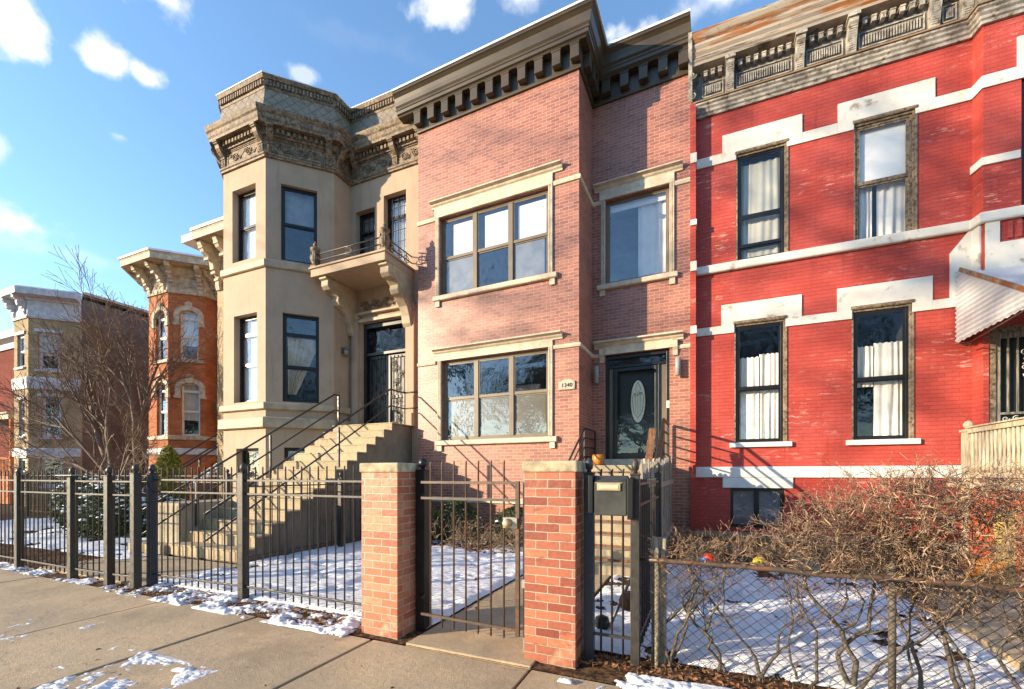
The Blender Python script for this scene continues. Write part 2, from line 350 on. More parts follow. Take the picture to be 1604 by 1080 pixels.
M['dred_brick'] = brickmat('dark red brick', (.25,.05,.03), (.18,.035,.025), (.12,.07,.055), mo=.004, rough=.85, spec=.1)
M['wpaint_blue'] = plain('peeling white trim', (.52,.53,.56), .6, .2, 5, 40, .3, col2=(.33,.33,.34), c2=(.58, .7))
M['carved'] = plain('carved stone trim', (.50,.42,.31), .75, .3, 6, 35, .6, col2=(.28,.22,.15), c2=(.56, .7))
def concrete(name, c1, c2, c3):
    t = NT(name); o = t.tc.outputs['Object']
    c = t.mix(t.ramp(t.noise(.8, 6, .6), .35, .68), c1, c2); c = t.mix(t.ramp(t.noise(2.3, 7, .65), .52, .68, 0, .7), c, c3)
    c = t.mix(t.ramp(t.noise(75, 4, .8), .45, .7, 0, .6), c, tuple(q*.5 for q in c1)); 
    cr = t.N.new('ShaderNodeTexVoronoi'); cr.feature = 'DISTANCE_TO_EDGE'; cr.inputs['Scale'].default_value = .3; 
    wv = t.N.new('ShaderNodeVectorMath'); wv.operation = 'ADD'; nn = t.N.new('ShaderNodeTexNoise'); nn.inputs['Scale'].default_value = 2.2; nn.inputs['Detail'].default_value = 6; t.L.new(o, nn.inputs['Vector'])
    t.L.new(o, wv.inputs[0]); t.L.new(t.mul(nn.outputs['Color'], (.7, .7, 0)), wv.inputs[1]); t.L.new(wv.outputs[0], cr.inputs['Vector'])
    vg = t.N.new('ShaderNodeTexVoronoi'); vg.inputs['Scale'].default_value = 3.1; t.L.new(o, vg.inputs['Vector']); c = t.mix(t.ramp(vg.outputs['Distance'], .045, .07, .6, 0), c, (.10,.08,.06))
    c = t.mix(t.ramp(t.noise(.55, 5, .6), .55, .66, 0, .35), c, tuple(q*.35 for q in c1))
    crack = t.ramp(cr.outputs['Distance'], .0, .003, .45, 0); c = t.mix(crack, c, (.06,.05,.04))
    c = t.mix(t.ramp(t.noise(24, 7, .8), .46, .62, 0, .5), c, tuple(q*.6 for q in c1)); c = t.mix(t.ramp(t.noise(1.3, 7, .7), .5, .64, 0, .35), c, tuple(q*.42 for q in c1)); nm = t.bump(t.noise(90, 5, .75), .9, .01); nm = t.bump(t.noise(6, 7, .6), .5, .02, nm)
    return t.done(c, t.ramp(t.noise(3, 5), .3, .7, .62, .88), nm, 0, .35)
M['walk'] = concrete('sidewalk concrete', (.60,.45,.28), (.43,.335,.22), (.66,.48,.28))
M['shade_conc'] = concrete('shade darkened stained concrete', (.26,.215,.155), (.17,.14,.10), (.33,.28,.20))  # stair side shade put into the colour, over some staining
M['conc'] = concrete('stair concrete', (.50,.40,.25), (.42,.33,.21), (.33,.27,.18))
M['block'] = concrete('tan concrete blocks', (.46,.38,.25), (.36,.30,.21), (.28,.24,.18))
M['joint'] = plain('joint dirt', (.05,.038,.028), .95, .4, 12, 50, .6)
def soil():
    t = NT('soil and dead leaves'); n = t.noise(16, 8, .7); c = t.mix(t.ramp(n, .4, .62), (.045,.028,.018), (.20,.11,.055))
    return t.done(c, .95, t.bump(n, 1., .03), 0, .1)
M['soil'] = soil()
def snowm():
    t = NT('snow'); o = t.tc.outputs['Object']; n = t.noise(9, 7, .65, t.mul(o, (.8, 2.4, 1))); c = t.mix(t.ramp(n, .3, .7), (.76,.78,.81), (.87,.88,.89))
    c = t.mix(t.ramp(t.noise(3.1, 8, .72), .60, .72, 0, .65), c, (.42,.36,.29)); c = t.mix(t.ramp(t.noise(60, 4, .7), .68, .74, 0, .6), c, (.20,.14,.09))
    nm = t.bump(n, .8, .05); nm = t.bump(t.noise(55, 4), .4, .006, nm); m = t.done(c, .55, nm, 0, .3); t.b.inputs['Subsurface Weight'].default_value = .0; return m
M['snow'] = snowm()
M['asphalt'] = plain('asphalt', (.05,.05,.05), .9, .3, 3, 90, .6)
M['bark'] = plain('reddish bark', (.15,.095,.065), .7, .4, 18, 50, .5, col2=(.07,.04,.03))
M['bark_pale'] = plain('pale twig bark', (.42,.30,.19), .65, .35, 12, 50, .3, col2=(.2,.12,.07))
M['bark_grey'] = plain('grey bark', (.12,.10,.08), .8, .4, 16, 50, .6, col2=(.06,.05,.04))
M['twig'] = plain('hedge twig bark', (.42,.28,.175), .7, .45, 14, 50, .3, col2=(.10,.06,.042), c2=(.42, .56))
M['leaf_dead'] = plain('dead leaf', (.26,.12,.05), .8, .5, 20, 60, .2)
M['evergreen'] = plain('golden evergreen leaf', (.20,.20,.02), .7, .5, 16, 60, .2, col2=(.08,.10,.015))
M['juniper'] = plain('dark juniper leaf', (.045,.07,.025), .8, .5, 9, 60, .2, col2=(.13,.12,.03), c2=(.58,.7))
M['curtain'] = plain('white curtain cloth', (.78,.74,.66), .9, .08, 3, 120, .1)
M['curtain_tan'] = plain('tan drape cloth', (.55,.42,.26), .8, .15, 3, 120, .1)
M['blind'] = plain('white roller blind', (.86,.85,.82), .8, .04, 3, 120, .05)
M['frost'] = plain('frosted privacy film', (.15,.13,.095), .35, .15, 2.5, 120, .05, spec=.6)
M['frost_pale'] = plain('dusty storm screen', (.20,.19,.17), .35, .25, 4, 120, .1, spec=.6)
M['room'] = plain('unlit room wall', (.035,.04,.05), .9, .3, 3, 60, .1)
M['glass'] = glassmat('window glass', (.90, .93, .95), .13)
M['glass_clear'] = glassmat('clear window glass', (.95, .96, .97), .06)
M['glass_film'] = glassmat('hazy window glass', (.8, .82, .8), .05, rough=.12)
M['lamp_grey'] = plain('satin grey lamp metal', (.30,.29,.27), .4, .1, 3, 60, .05)
M['pumpkin'] = plain('orange glazed pot', (.50,.20,.04), .4, .25, 6, 60, .1)
M['mail'] = plain('dull black sheet metal', (.045,.047,.045), .45, .35, 7, 50, .2)
M['brass'] = plain('pale brass', (.42,.36,.22), .4, .2, 8, 50, .1, metal=.2)
M['chrome'] = plain('worn steel', (.5,.48,.42), .3, .2, 8, 50, .1, metal=.8)
M['redp'] = plain('red plastic', (.65,.04,.02), .4, .2, 8, 50, .1)
M['bluep'] = plain('blue plastic', (.03,.10,.35), .4, .2, 8, 50, .1)
M['yellowp'] = plain('faded yellow plastic', (.55,.42,.05), .5, .2, 8, 50, .1)
M['orangep'] = plain('orange red paint', (.46,.10,.04), .6, .35, 3, 50, .2, col2=(.55,.42,.30), c2=(.6,.66))
M['yellow_board'] = woodmat('yellow painted board', (.62,.43,.13), (.36,.22,.07))
M['awning'] = plain('white corrugated aluminium', (.58,.58,.58), .4, .04, 3, 40, .05)
M['lead'] = plain('leaded pale glass', (.85,.82,.58), .25, .12, 25, 60, .3, spec=.8)
M['orange_wood'] = woodmat('orange stained wood', (.50,.17,.05), (.30,.09,.03))
# ================================================================== GROUND
GR = random.Random(11)
kind(MB().quad((-900,-900,-.06),(900,-900,-.06),(900,900,-.06),(-900,900,-.06)).build('ground', M['soil'], uv=False), 'structure')
kind(MB().box(-60, 40, -9.5, -1.6, -.3, -.14).build('road', M['asphalt'], uv=False), 'structure')
m = MB().box(-60, 40, -1.6, -1.42, -.3, -.02)
kind(m.build('kerb', M['walk'], bev=.015), 'structure')
kind(MB().box(-60, 40, .35, 3.16, -.3, -.028).build('sidewalk_bed', M['joint'], uv=False), 'structure')
sw_ = MB(); xj = [-1.19]
for k in range(30): xj.append(xj[-1]-1.54)
xj = xj[::-1]+[.3+1.54*k for k in range(12)]
R = random.Random(3)
for a, b in zip(xj[:-1], xj[1:]):
    dz = R.uniform(-.006, .004); g_ = .013
    # the walk edge follows the slightly bowed line of the fence strip
    sw_.slab([(a+g_, .35), (b-g_, .35), (b-g_, 3.13+R.uniform(-.012, .012)), (a+g_, 3.13+R.uniform(-.012, .012))], -.12, dz)
swo = kind(sw_.build('sidewalk', M['walk'], bev=.006), 'structure')
# yard earth with gentle relief
def field(name, mat, x0, x1, y0, y1, step, h, knd='structure', keep=None, smooth=True):
    nx = max(2, int((x1-x0)/step)); ny = max(2, int((y1-y0)/step)); P = []; F_ = []; ok = []
    for j in range(ny+1):
        for i in range(nx+1):
            x = x0+(x1-x0)*i/nx; y = y0+(y1-y0)*j/ny; v = h(x, y); P.append((x, y, v)); ok.append(keep is None or keep(x, y, v))
    for j in range(ny):
        for i in range(nx):
            q = (j*(nx+1)+i, j*(nx+1)+i+1, (j+1)*(nx+1)+i+1, (j+1)*(nx+1)+i)
            if sum(ok[k] for k in q) >= 3: F_.append(q)
    used = sorted({k for f in F_ for k in f}); mp = {k: i for i, k in enumerate(used)}
    m = MB().add([P[k] for k in used], [tuple(mp[k] for k in f) for f in F_], smooth)
    o = m.build(name, mat, uv=False, fix=False); kind(o, knd); return o
def nz3(x, y, s, o=0): return noise.noise((x*s, y*s, o))
field('yard_soil', M['soil'], -30, 9, 3.14, 13, .12, lambda x, y: .012*nz3(x, y, 1.3)+.008*nz3(x, y, 7)-.006)
def snowfield(name, x0, x1, y0, y1, step, thr, amp=.05, sc=1.6, edge=.25, seed=0, lean=None, base=.0):
    def h(x, y):
        e = min(x-x0, x1-x, y-y0, y1-y)/edge
        v = .55+.5*nz3(x, y, sc, seed)+.28*nz3(x, y, sc*4, seed+5)+.14*nz3(x, y, sc*11, seed+9)
        if lean: v += lean(x, y)
        v = min(v, .25+e*.9)-thr; return base-.02+max(-.02, min(.06, v*amp*2.6))+.006*nz3(x, y, 9, seed)*(v > .1)
    return field(name, M['snow'], x0, x1, y0, y1, step, h, 'stuff', keep=lambda x, y, z: z > base-.012)
kind(MB().box(-2.38, -1.2, 3.15, 6.9, -.1, .010).build('front_path', M['walk'], bev=.008), 'structure')
kind(MB().box(-9.6, -6.75, 3.35, 4.72, -.1, .028).build('stair_path', M['walk'], bev=.008), 'structure')
kind(MB().box(2.2, 4.2, 4.0, 9.8, -.1, .10).build('porch_path', M['walk'], bev=.01), 'structure')
snowfield('yard_snow', -6.9, -2.40, 3.5, 8.3, .035, .12, seed=1, lean=lambda x, y: -.35*max(0, (y-7.1)), base=.02)
snowfield('yard_snow', -20, -9.0, 4.1, 10.2, .07, .30, seed=2, base=.03)
snowfield('yard_snow', -1.18, 2.3, 3.62, 8.4, .03, .24, seed=3, lean=lambda x, y: -.5*max(0, y-7.4), base=.02)
snowfield('yard_snow', 2.0, 6, 3.2, 4.1, .05, .10, seed=4, base=.02)
snowfield('verge_snow', -7.0, -3.0, 3.02, 3.52, .012, .36, amp=.04, sc=3.0, edge=.05, seed=5, base=.012)
snowfield('verge_snow', -13, -6.8, 3.04, 3.35, .014, .45, amp=.035, sc=2.6, edge=.05, seed=6, base=.012)
snowfield('verge_snow', -.95, 2.0, 2.98, 3.32, .012, .30, amp=.06, sc=2.6, edge=.07, seed=7, base=.012, lean=lambda x, y: -.12*max(0, -.2-x)*4)
snowfield('walk_snow', -2.6, -1.7, 2.45, 3.0, .008, .74, amp=.015, sc=5, edge=.14, seed=8, base=.006)
snowfield('walk_snow', -6.4, -4.75, 1.45, 2.45, .010, .48, amp=.02, sc=3.2, edge=.10, seed=19, base=.006)
snowfield('walk_snow', -2.5, -1.6, 2.35, 2.95, .008, .74, amp=.02, sc=4.5, edge=.12, seed=10, base=.005)
snowfield('walk_snow', -4.75, -3.3, 1.35, 2.25, .009, .40, amp=.022, sc=3.0, edge=.22, seed=14, base=.006)
# leaf litter
def litter(name, n, fx, fy, z, s=.028, seed=1, mat='leaf_dead'):
    r = random.Random(seed); m = MB()
    for i in range(n):
        x, y = fx(r), fy(r); a = r.random()*6.28; t = r.uniform(-.6, .6); q = s*r.uniform(.5, 1.3); zz = z+.004+abs(t)*q*.6
        u = Vector((cos(a), sin(a), t*.6)); v = Vector((-sin(a), cos(a), r.uniform(-.5, .5)))*.55; c = Vector((x, y, zz))
        m.add([c-u*q, c-v*q+Vector((0,0,.2*q)), c+u*q, c+v*q], [(0,1,2),(0,2,3)])
    return kind(m.build(name, M[mat], uv=False, fix=False), 'stuff')
litter('fallen_leaves', 1500, lambda r: r.uniform(-7, -2.95), lambda r: r.uniform(3.13, 3.55), .012, .02, 1)
litter('fallen_leaves', 500, lambda r: r.uniform(-12, -7), lambda r: r.uniform(3.15, 3.5), .012, .02, 2)
litter('fallen_leaves', 900, lambda r: r.uniform(-6.3, -2.5), lambda r: 7.2+abs(r.gauss(0, .45)), .02, .04, 3)
litter('fallen_leaves', 900, lambda r: r.uniform(-1., 1.9), lambda r: 3.32+abs(r.gauss(0, .13)), .02, .022, 4)
litter('fallen_leaves', 60, lambda r: r.uniform(-5, 2), lambda r: r.uniform(3.6, 7), .05, .03, 5)
litter('fallen_leaves', 45, lambda r: r.uniform(-5, .5), lambda r: r.uniform(1.2, 3.1), .0, .018, 6)
litter('fallen_leaves', 700, lambda r: r.uniform(-1.1, 3.9), lambda r: 8.2+abs(r.gauss(0, .5)), .02, .04, 7)
litter('fallen_leaves', 500, lambda r: r.uniform(-14, -9), lambda r: 3.5+abs(r.gauss(0, .5)), .02, .03, 8)

def blades(name, n, fx, fy, z, h, seed):
    r = random.Random(seed); m = MB()
    for i in range(n):
        x, y = fx(r), fy(r); a = r.random()*6.28; l = Vector((r.gauss(0,.5), r.gauss(0,.5), 1)).normalized()*h*r.uniform(.4, 1.2); u = Vector((cos(a), sin(a), 0))*.0022; p = Vector((x, y, z))
        m.add([p-u, p+u, p+l], [(0,1,2)])
    return kind(m.build(name, M['bark_pale'], uv=False, fix=False), 'stuff')
blades('dry_grass', 2600, lambda r: r.uniform(-6.9, -2.5), lambda r: 3.5+abs(r.gauss(0, 1.6)), .0, .06, 1)
blades('dry_grass', 2000, lambda r: r.uniform(-6.9, -2.96), lambda r: r.uniform(3.15, 3.55), .0, .04, 2)
blades('dry_grass', 2600, lambda r: r.uniform(-.9, 2.4), lambda r: 3.35+abs(r.gauss(0, 1.3)), .0, .06, 3)
blades('dry_grass', 1500, lambda r: r.uniform(-13, -7), lambda r: 3.2+abs(r.gauss(0, .6)), .0, .06, 4)
# ------------------------------------------------------------------ shared builders
def fold(mb, s0, s1, w, z0, z1, amp=.025, per=.09, seed=0, pinch=0.0, n=48, top=.03):
    R = random.Random(seed); ph = R.random()*6; P = []; F_ = []; rows = 7
    for j in range(rows):
        q = j/(rows-1); z = z0+(z1-z0)*q
        for i in range(n+1):
            k = i/n; kk = k
            if pinch: kk = .5+(k-.5)*(1-pinch*sin(pi*min(1, q*1.0))) if pinch > 0 else k*(1+pinch*(1-q))
            a = amp*(1-.4*q); s = s0+(s1-s0)*kk
            P.append((s, w+a*(.6+.5*sin(k*7+ph*3))*sin(2*pi*k*(s1-s0)/per+ph+1.6*sin(k*6+ph)+.9*sin(q*3+k*4))+.35*a*sin(k*23+ph), z+(top*.3*sin(k*31+ph) if j == rows-1 else 0)))
    for j in range(rows-1):
        for i in range(n): a = j*(n+1)+i; F_.append((a, a+1, a+n+2, a+n+1))
    mb.add(P, F_, True)
def window(par, seg, s0, s1, z0, z1, dep=.1, fw=.05, cols=1, rails=(.5,), frame='bronze', glass='glass', fills=(), sash='same', mull=.07, room=True, depth=1.1, bars=None, outer=None):
    T = seg.T; f = MB(T); a, b = dep, dep+.07
    f.box(s0, s0+fw, a, b, z0, z1).box(s1-fw, s1, a, b, z0, z1).box(s0+fw, s1-fw, a, b, z0, z0+fw).box(s0+fw, s1-fw, a, b, z1-fw, z1)
    if outer:
        o = outer; f.box(s0-.001, s0+o, a-.05, a-.002, z0, z1).box(s1-o, s1+.001, a-.05, a-.002, z0, z1).box(s0+o, s1-o, a-.05, a-.002, z1-o, z1)
    cw = (s1-s0-2*fw-(cols-1)*mull)/cols; cells = []
    for c in range(cols):
        x0 = s0+fw+c*(cw+mull); x1 = x0+cw
        if c < cols-1: f.box(x1, x1+mull, a-.01, b, z0+fw, z1-fw)
        zs = [z0+fw]+[z0+(z1-z0)*r for r in rails]+[z1-fw]; cells.append((x0, x1, zs))
    o = f.build('window', M[frame], par, bev=.004)
    s = MB(T); g = MB(T)
    for x0, x1, zs in cells:
        for i in range(len(zs)-1):
            za, zb = zs[i]+(.018 if i else 0), zs[i+1]-(.018 if i < len(zs)-2 else 0); e = .032; back = .022 if i == 0 and len(zs) > 2 else 0
            aa, bb = a+.012+back*.8, a+.04+back*.8
            s.box(x0, x0+e, aa, bb, za, zb).box(x1-e, x1, aa, bb, za, zb).box(x0+e, x1-e, aa, bb, za, za+e).box(x0+e, x1-e, aa, bb, zb-e, zb)
            m_ = (aa+bb)/2; g.quad((x0+e, m_, za+e), (x1-e, m_, za+e), (x1-e, m_, zb-e), (x0+e, m_, zb-e))
        for r in zs[1:-1]: s.box(x0, x1, a+.006, a+.045, r-.0179, r+.0179)
    s.build('sash', M[frame if sash == 'same' else sash], o); g.build('pane', M[glass], o, fix=False)
    wi = s1-s0; he = z1-z0
    for k, fl in enumerate(fills):
        ty, fa, fb, fc, fd, mt = fl[:6]; x0, x1, y0, y1 = s0+wi*fa, s0+wi*fb, z0+he*fc, z0+he*fd; m = MB(T)
        if ty == 'fold': fold(m, x0, x1, b+.07+.02*k, y0, y1, seed=k+int(abs(s0*7)), **(fl[6] if len(fl) > 6 else {})); m.build('curtain', M[mt], o, fix=False)
        elif ty == 'film': m.box(x0, x1, a+.045, a+.049, y0, y1); m.build('privacy_film', M[mt], o)
        elif ty == 'blind': m.box(x0, x1, b+.03, b+.036, y0, y1).box(x0, x1, b+.022, b+.046, y0-.02, y0); m.build('blind', M[mt], o)
    if bars:
        m = MB(T)
        for i in range(1, bars): x = s0+wi*i/bars; m.box(x-.008, x+.008, dep-.04, dep-.025, z0+.02, z1-.02)
        m.box(s0, s1, dep-.043, dep-.022, z0+he*.33-.01, z0+he*.33+.01).box(s0, s1, dep-.043, dep-.022, z0+he*.7-.01, z0+he*.7+.01); m.build('window_bars', M['wpaint_blue'] if bars > 8 else M['black'], o)
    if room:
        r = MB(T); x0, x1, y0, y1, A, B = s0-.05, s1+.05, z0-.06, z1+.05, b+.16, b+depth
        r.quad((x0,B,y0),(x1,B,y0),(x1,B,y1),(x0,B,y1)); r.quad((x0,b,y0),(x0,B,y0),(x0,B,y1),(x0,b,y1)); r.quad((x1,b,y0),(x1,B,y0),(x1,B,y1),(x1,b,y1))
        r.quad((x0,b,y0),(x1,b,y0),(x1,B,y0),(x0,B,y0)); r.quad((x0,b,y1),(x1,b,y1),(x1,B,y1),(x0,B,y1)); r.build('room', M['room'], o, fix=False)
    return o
def hood(par, seg, s0, s1, ztop, h=.16, out=.15, mat='stone', name='window_hood'):
    m = MB(seg.T); z = ztop
    m.extr([(0, z-h), (.035, z-h), (.04, z-h*.8), (out*.45, z-h*.62), (out*.55, z-h*.42), (out*.9, z-h*.3), (out, z-h*.26), (out, z-.028), (out*.93, z-.004), (0, z)], s0, s1)
    return m.build(name, M[mat], par, bev=.003)
def flutes(mb, s0, s1, z0, z1, n=3, out=.05):
    w_ = (s1-s0)/n
    for i in range(n): mb.box(s0+i*w_+.006, s0+(i+1)*w_-.006, -out, .0, z0, z1)
    mb.box(s0, s1, -out*.45, .0, z0, z1)
def spiral(mb, seg, cs, cz, r, turns=2.2, o=.03, th=.016, sgn=1, ph=0, n=34):
    pts = []
    for i in range(n):
        q = i/(n-1); a = ph+sgn*q*turns*2*pi; rr = r*(1-.86*q); pts.append((cs+rr*cos(a), -o, cz+rr*sin(a)))
    mb.tube(pts, [th*(1-.35*i/n) for i in range(n)], 5)
def scrollpanel(mb, seg, s0, s1, z0, z1, o=.035, k=3):
    w_ = (s1-s0)/k; h = (z1-z0)
    for i in range(k):
        c = s0+w_*(i+.5); spiral(mb, seg, c, (z0+z1)/2, min(w_, h)*.42, 2.1, o, h*.06, 1 if i % 2 else -1, i*2.1)
        spiral(mb, seg, c+w_*.33, z0+h*.25, h*.17, 1.4, o, h*.045, -1, 1.+i); spiral(mb, seg, c-w_*.33, z1-h*.25, h*.17, 1.4, o, h*.045, 1, 4.+i)
    mb.tube([(s0+(s1-s0)*i/24, -o*.8, (z0+z1)/2+h*.27*sin(i*2*pi*k/24/2*2)) for i in range(25)], h*.05, 5)
def bracket(par, seg, s, wd, z0, z1, out, mat, name='bracket', foot=.35, panel=None):
    h = z1-z0; m = MB(seg.T)
    pr = [(0, z0), (.05, z0), (.075, z0+h*.05), (.08, z0+h*foot), (.09, z0+h*(foot+.06)), (out*.42, z0+h*(foot+.12)), (out*.62, z0+h*.58), (out*.78, z0+h*.7), (out*.85, z0+h*.82), (out*.97, z0+h*.86), (out, z0+h*.9), (out, z1), (0, z1)]
    m.extr(pr, s-wd/2, s+wd/2); m.extr([(0, z1-h*.1), (out*1.06, z1-h*.1), (out*1.06, z1-.002), (0, z1-.002)], s-wd/2-.015, s+wd/2+.015)
    m.box(s-wd/2-.01, s+wd/2+.01, -.1, 0, z0+h*(foot-.02), z0+h*(foot+.03))
    for i in range(4): m.box(s-wd*.28, s+wd*.28, -.092, -.07, z0+h*(.08+.06*i), z0+h*(.115+.06*i))
    return m.build(name, M[mat], par, bev=.004)
def dentils(mb, s0, s1, z0, z1, out, pitch, frac=.55):
    n = max(1, int((s1-s0)/pitch)); p = (s1-s0)/n
    for i in range(n): c = s0+p*(i+.5); mb.box(c-p*frac/2, c+p*frac/2, -out, 0, z0, z1)
def shell(par, seg_pts, z0, z1, mat, name='wall', fr=None):
    m = MB()
    for a, b in zip(seg_pts[:-1], seg_pts[1:]): m.quad((*a, z0), (*b, z0), (*b, z1), (*a, z1))
    return m.build(name, M[mat], par, fix=False)

# ================================================================== CENTRE HOUSE (pinkish red brick), frame K
FY = 9.02; RY = 10.14; XL = K.x(655, FY); XC = K.x(907, FY); XR = K.x(1083, RY)
sF = Seg(K, (XL, FY), (XC, FY)); sS = Seg(K, (XC, FY), (XC, RY)); sR = Seg(K, (XC, RY), (XR, RY))
house = thing('brick_house', 'pinkish red brick row house with an olive block cornice and black storm door', 'house', (XC, FY, 0), K)
zT = 10.16
def zr(seg, px, py): return seg.Z(px, py)
# openings
uw = (sF.S(688.8), sF.S(859.4), zr(sF, 859.4, 429.3), zr(sF, 859.4, 291.6)); lw = (sF.S(692), sF.S(859.4), zr(sF, 859.4, 683.6), zr(sF, 859.4, 544.5))
rw = (sR.S(948.3), sR.S(1048.7), zr(sR, 1048.7, 427.8), zr(sR, 1048.7, 288)); dw = (sR.S(948), sR.S(1048.7), zr(sR, 1000, 719), zr(sR, 1048.7, 545.5))
m = MB(sF.T).wall(sF.len, 0, zT+.3, [uw, lw]); m.T = sS.T; m.wall(sS.len, 0, zT+.3); m.T = sR.T; m.wall(sR.len, 0, zT+.3, [rw, dw])
m.T = None; m.quad((XL, FY, 0), (XL, FY+9, 0), (XL, FY+9, zT+.3), (XL, FY, zT+.3)); m.quad((XR, RY, 0), (XR, FY+9, 0), (XR, FY+9, zT+.3), (XR, RY, zT+.3))
m.quad((XL, FY+9, 0), (XR, FY+9, 0), (XR, FY+9, zT+.3), (XL, FY+9, zT+.3))
m.build('wall', M['brick'], house, fix=False)
MB().slab([(XL, FY+.02), (XC-.02, FY+.02), (XC-.02, RY+.02), (XR, RY+.02), (XR, FY+9), (XL, FY+9)], zT+.3, zT+.42).build('roof', M['flash'], house)
path = [(XL, FY), (XC, FY), (XC, RY), (XR, RY)]
pathc = [(XL-.46, FY), (XC, FY), (XC, RY), (XR, RY)]
# cornice
cn = MB().sweep([(0,zT),(.045,zT),(.055,zT+.03),(.055,zT+.42),(0,zT+.42)], path)
cn.sweep([(0,zT+.421),(.21,zT+.421),(.23,zT+.45),(.27,zT+.47),(.28,zT+.53),(.30,zT+.545),(.30,zT+.58),(.33,zT+.62),(.345,zT+.70),(.37,zT+.78),(.42,zT+.83),(.45,zT+.85),(.45,zT+.90),(0,zT+.90)], pathc)
co = cn.build('cornice', M['olive'], house, bev=.003)
MB().sweep([(0,zT+.901),(.475,zT+.901),(.475,zT+.945),(0,zT+.96)], pathc).build('roof_edge', M['flash'], co)
def modillions(seg, s0, s1, n):
    for i in range(n):
        c = s0+(s1-s0)*i/(n-1); b = MB(seg.T).box(c-.095, c+.095, -.205, -.056, zT+.11, zT+.419); b.box(c-.11, c+.11, -.215, -.055, zT+.385, zT+.4195); b.build('modillion', M['olive'], co, bev=.006)
modillions(sF, .12, sF.len-.04, 11); modillions(sS, .22, sS.len-.25, 3); modillions(sR, .36, sR.len-.15, 5)
# trim: strings, hoods, casings, sills
zs1, zs0 = sF.Z(907, 273), sF.Z(907, 281.5); zt1, zt0 = sF.Z(907, 536), sF.Z(907, 543.5)
jl, jr = .10, .115
for (za, zb) in ((zs0, zs1), (zt0, zt1)):
    pr = [(0,za),(.035,za+.01),(.05,(za+zb)/2),(.035,zb-.01),(0,zb)]
    MB(sF.T).extr(pr, 0, uw[0]-jl-.01).build('string_course', M['stone'], house)
    MB().sweep(pr, [(sF.T((uw[1]+jr+.01,0,0))[:2]), (XC, FY), (XC, RY), (sR.T((rw[0]-.1,0,0))[:2])]).build('string_course', M['stone'], house)
    MB(sR.T).extr(pr, rw[1]+.11, sR.len).build('string_course', M['stone'], house)
def trim(seg, op, ztop_hood, hl, hr, zsill=True, jw=(.10,.105), hh=.155):
    s0, s1, z0, z1 = op
    hood(house, seg, s0-hl, s1+hr, ztop_hood, hh, .17)
    MB(seg.T).box(s0-jw[0]-.03, s1+jw[1], -.045, 0, z1+.002, ztop_hood-hh-.001).build('lintel', M['stone'], house, bev=.004)
    for a, b in ((s0-jw[0], s0-.002), (s1+.002, s1+jw[1])):
        f = MB(seg.T); flutes(f, a, b, z0+.002, z1); f.build('window_casing' if zsill else 'door_casing', M['stone'], house, bev=.003)
    if zsill:
        a, b = s0-hl*.72, s1+hr*.62; f = MB(seg.T).extr([(-.09, z0-.13), (.08, z0-.13), (.095, z0-.11), (.095, z0-.02), (0, z0+.0), (-.09, z0+.0)], a, b)
        f.box(a+.05, a+.17, -.05, 0, z0-.27, z0-.131).box(b-.17, b-.05, -.05, 0, z0-.27, z0-.131); f.build('window_sill', M['stone'], house, bev=.004)
trim(sF, uw, sF.Z(878, 257.5), uw[0]-sF.S(671.5,.17), sF.S(878,.17)-uw[1]); trim(sF, lw, sF.Z(878, 520.5), lw[0]-sF.S(675,.17), sF.S(878,.17)-lw[1])
trim(sR, rw, sR.Z(1070, 256), rw[0]-.06, sR.S(1069,.17)-rw[1])
hood(house, sR, .06, sR.S(1070,.17), sR.Z(1070, 520.5), .155, .17, name='door_hood')
MB(sR.T).box(dw[0]-.12, dw[1]+.1, -.045, 0, dw[3]+.002, sR.Z(1070,520.5)-.156).build('lintel', M['stone'], house, bev=.004)
for c in (dw[0]-.07, dw[1]+.12):
    z = sR.Z(1070, 520.5)-.156; MB(sR.T).extr([(0,z-.33),(.03,z-.33),(.05,z-.22),(.09,z-.16),(.1,z-.02),(.12,z),(0,z)], c-.05, c+.05).build('door_bracket', M['stone'], house)
# base belt
zb = sF.Z(800, 783); 
MB().sweep([(0,zb-.09),(.05,zb-.09),(.06,zb-.01),(0,zb+.03)], [(XL,FY),(XC,FY),(XC,RY)]).build('base_course', M['stone'], house)
# windows
W1 = window(house, sF, *uw, dep=.09, fw=.06, cols=3, rails=(.485,), frame='bronze', mull=.1, fills=[('film', .05,.33,.02,.47,'frost_pale'), ('film', .67,.95,.02,.47,'frost_pale'), ('blind', .1,.345,.5,.93,'blind'), ('blind', .41,.645,.52,.93,'blind'), ('blind', .715,.97,.53,.93,'blind')])
W2 = window(house, sF, *lw, dep=.09, fw=.06, cols=3, rails=(.52,), frame='bronze', mull=.1, fills=[('film', .045,.335,.03,.51,'frost'), ('film', .36,.64,.03,.51,'frost'), ('film', .67,.96,.03,.51,'frost')])
W3 = window(house, sR, *rw, dep=.09, fw=.055, cols=1, rails=(), frame='bronze', fills=[('blind', .03,.97,.9,.985,'curtain'), ('fold', .5,1.0,.02,.97,'curtain', dict(amp=.04, per=.25))])
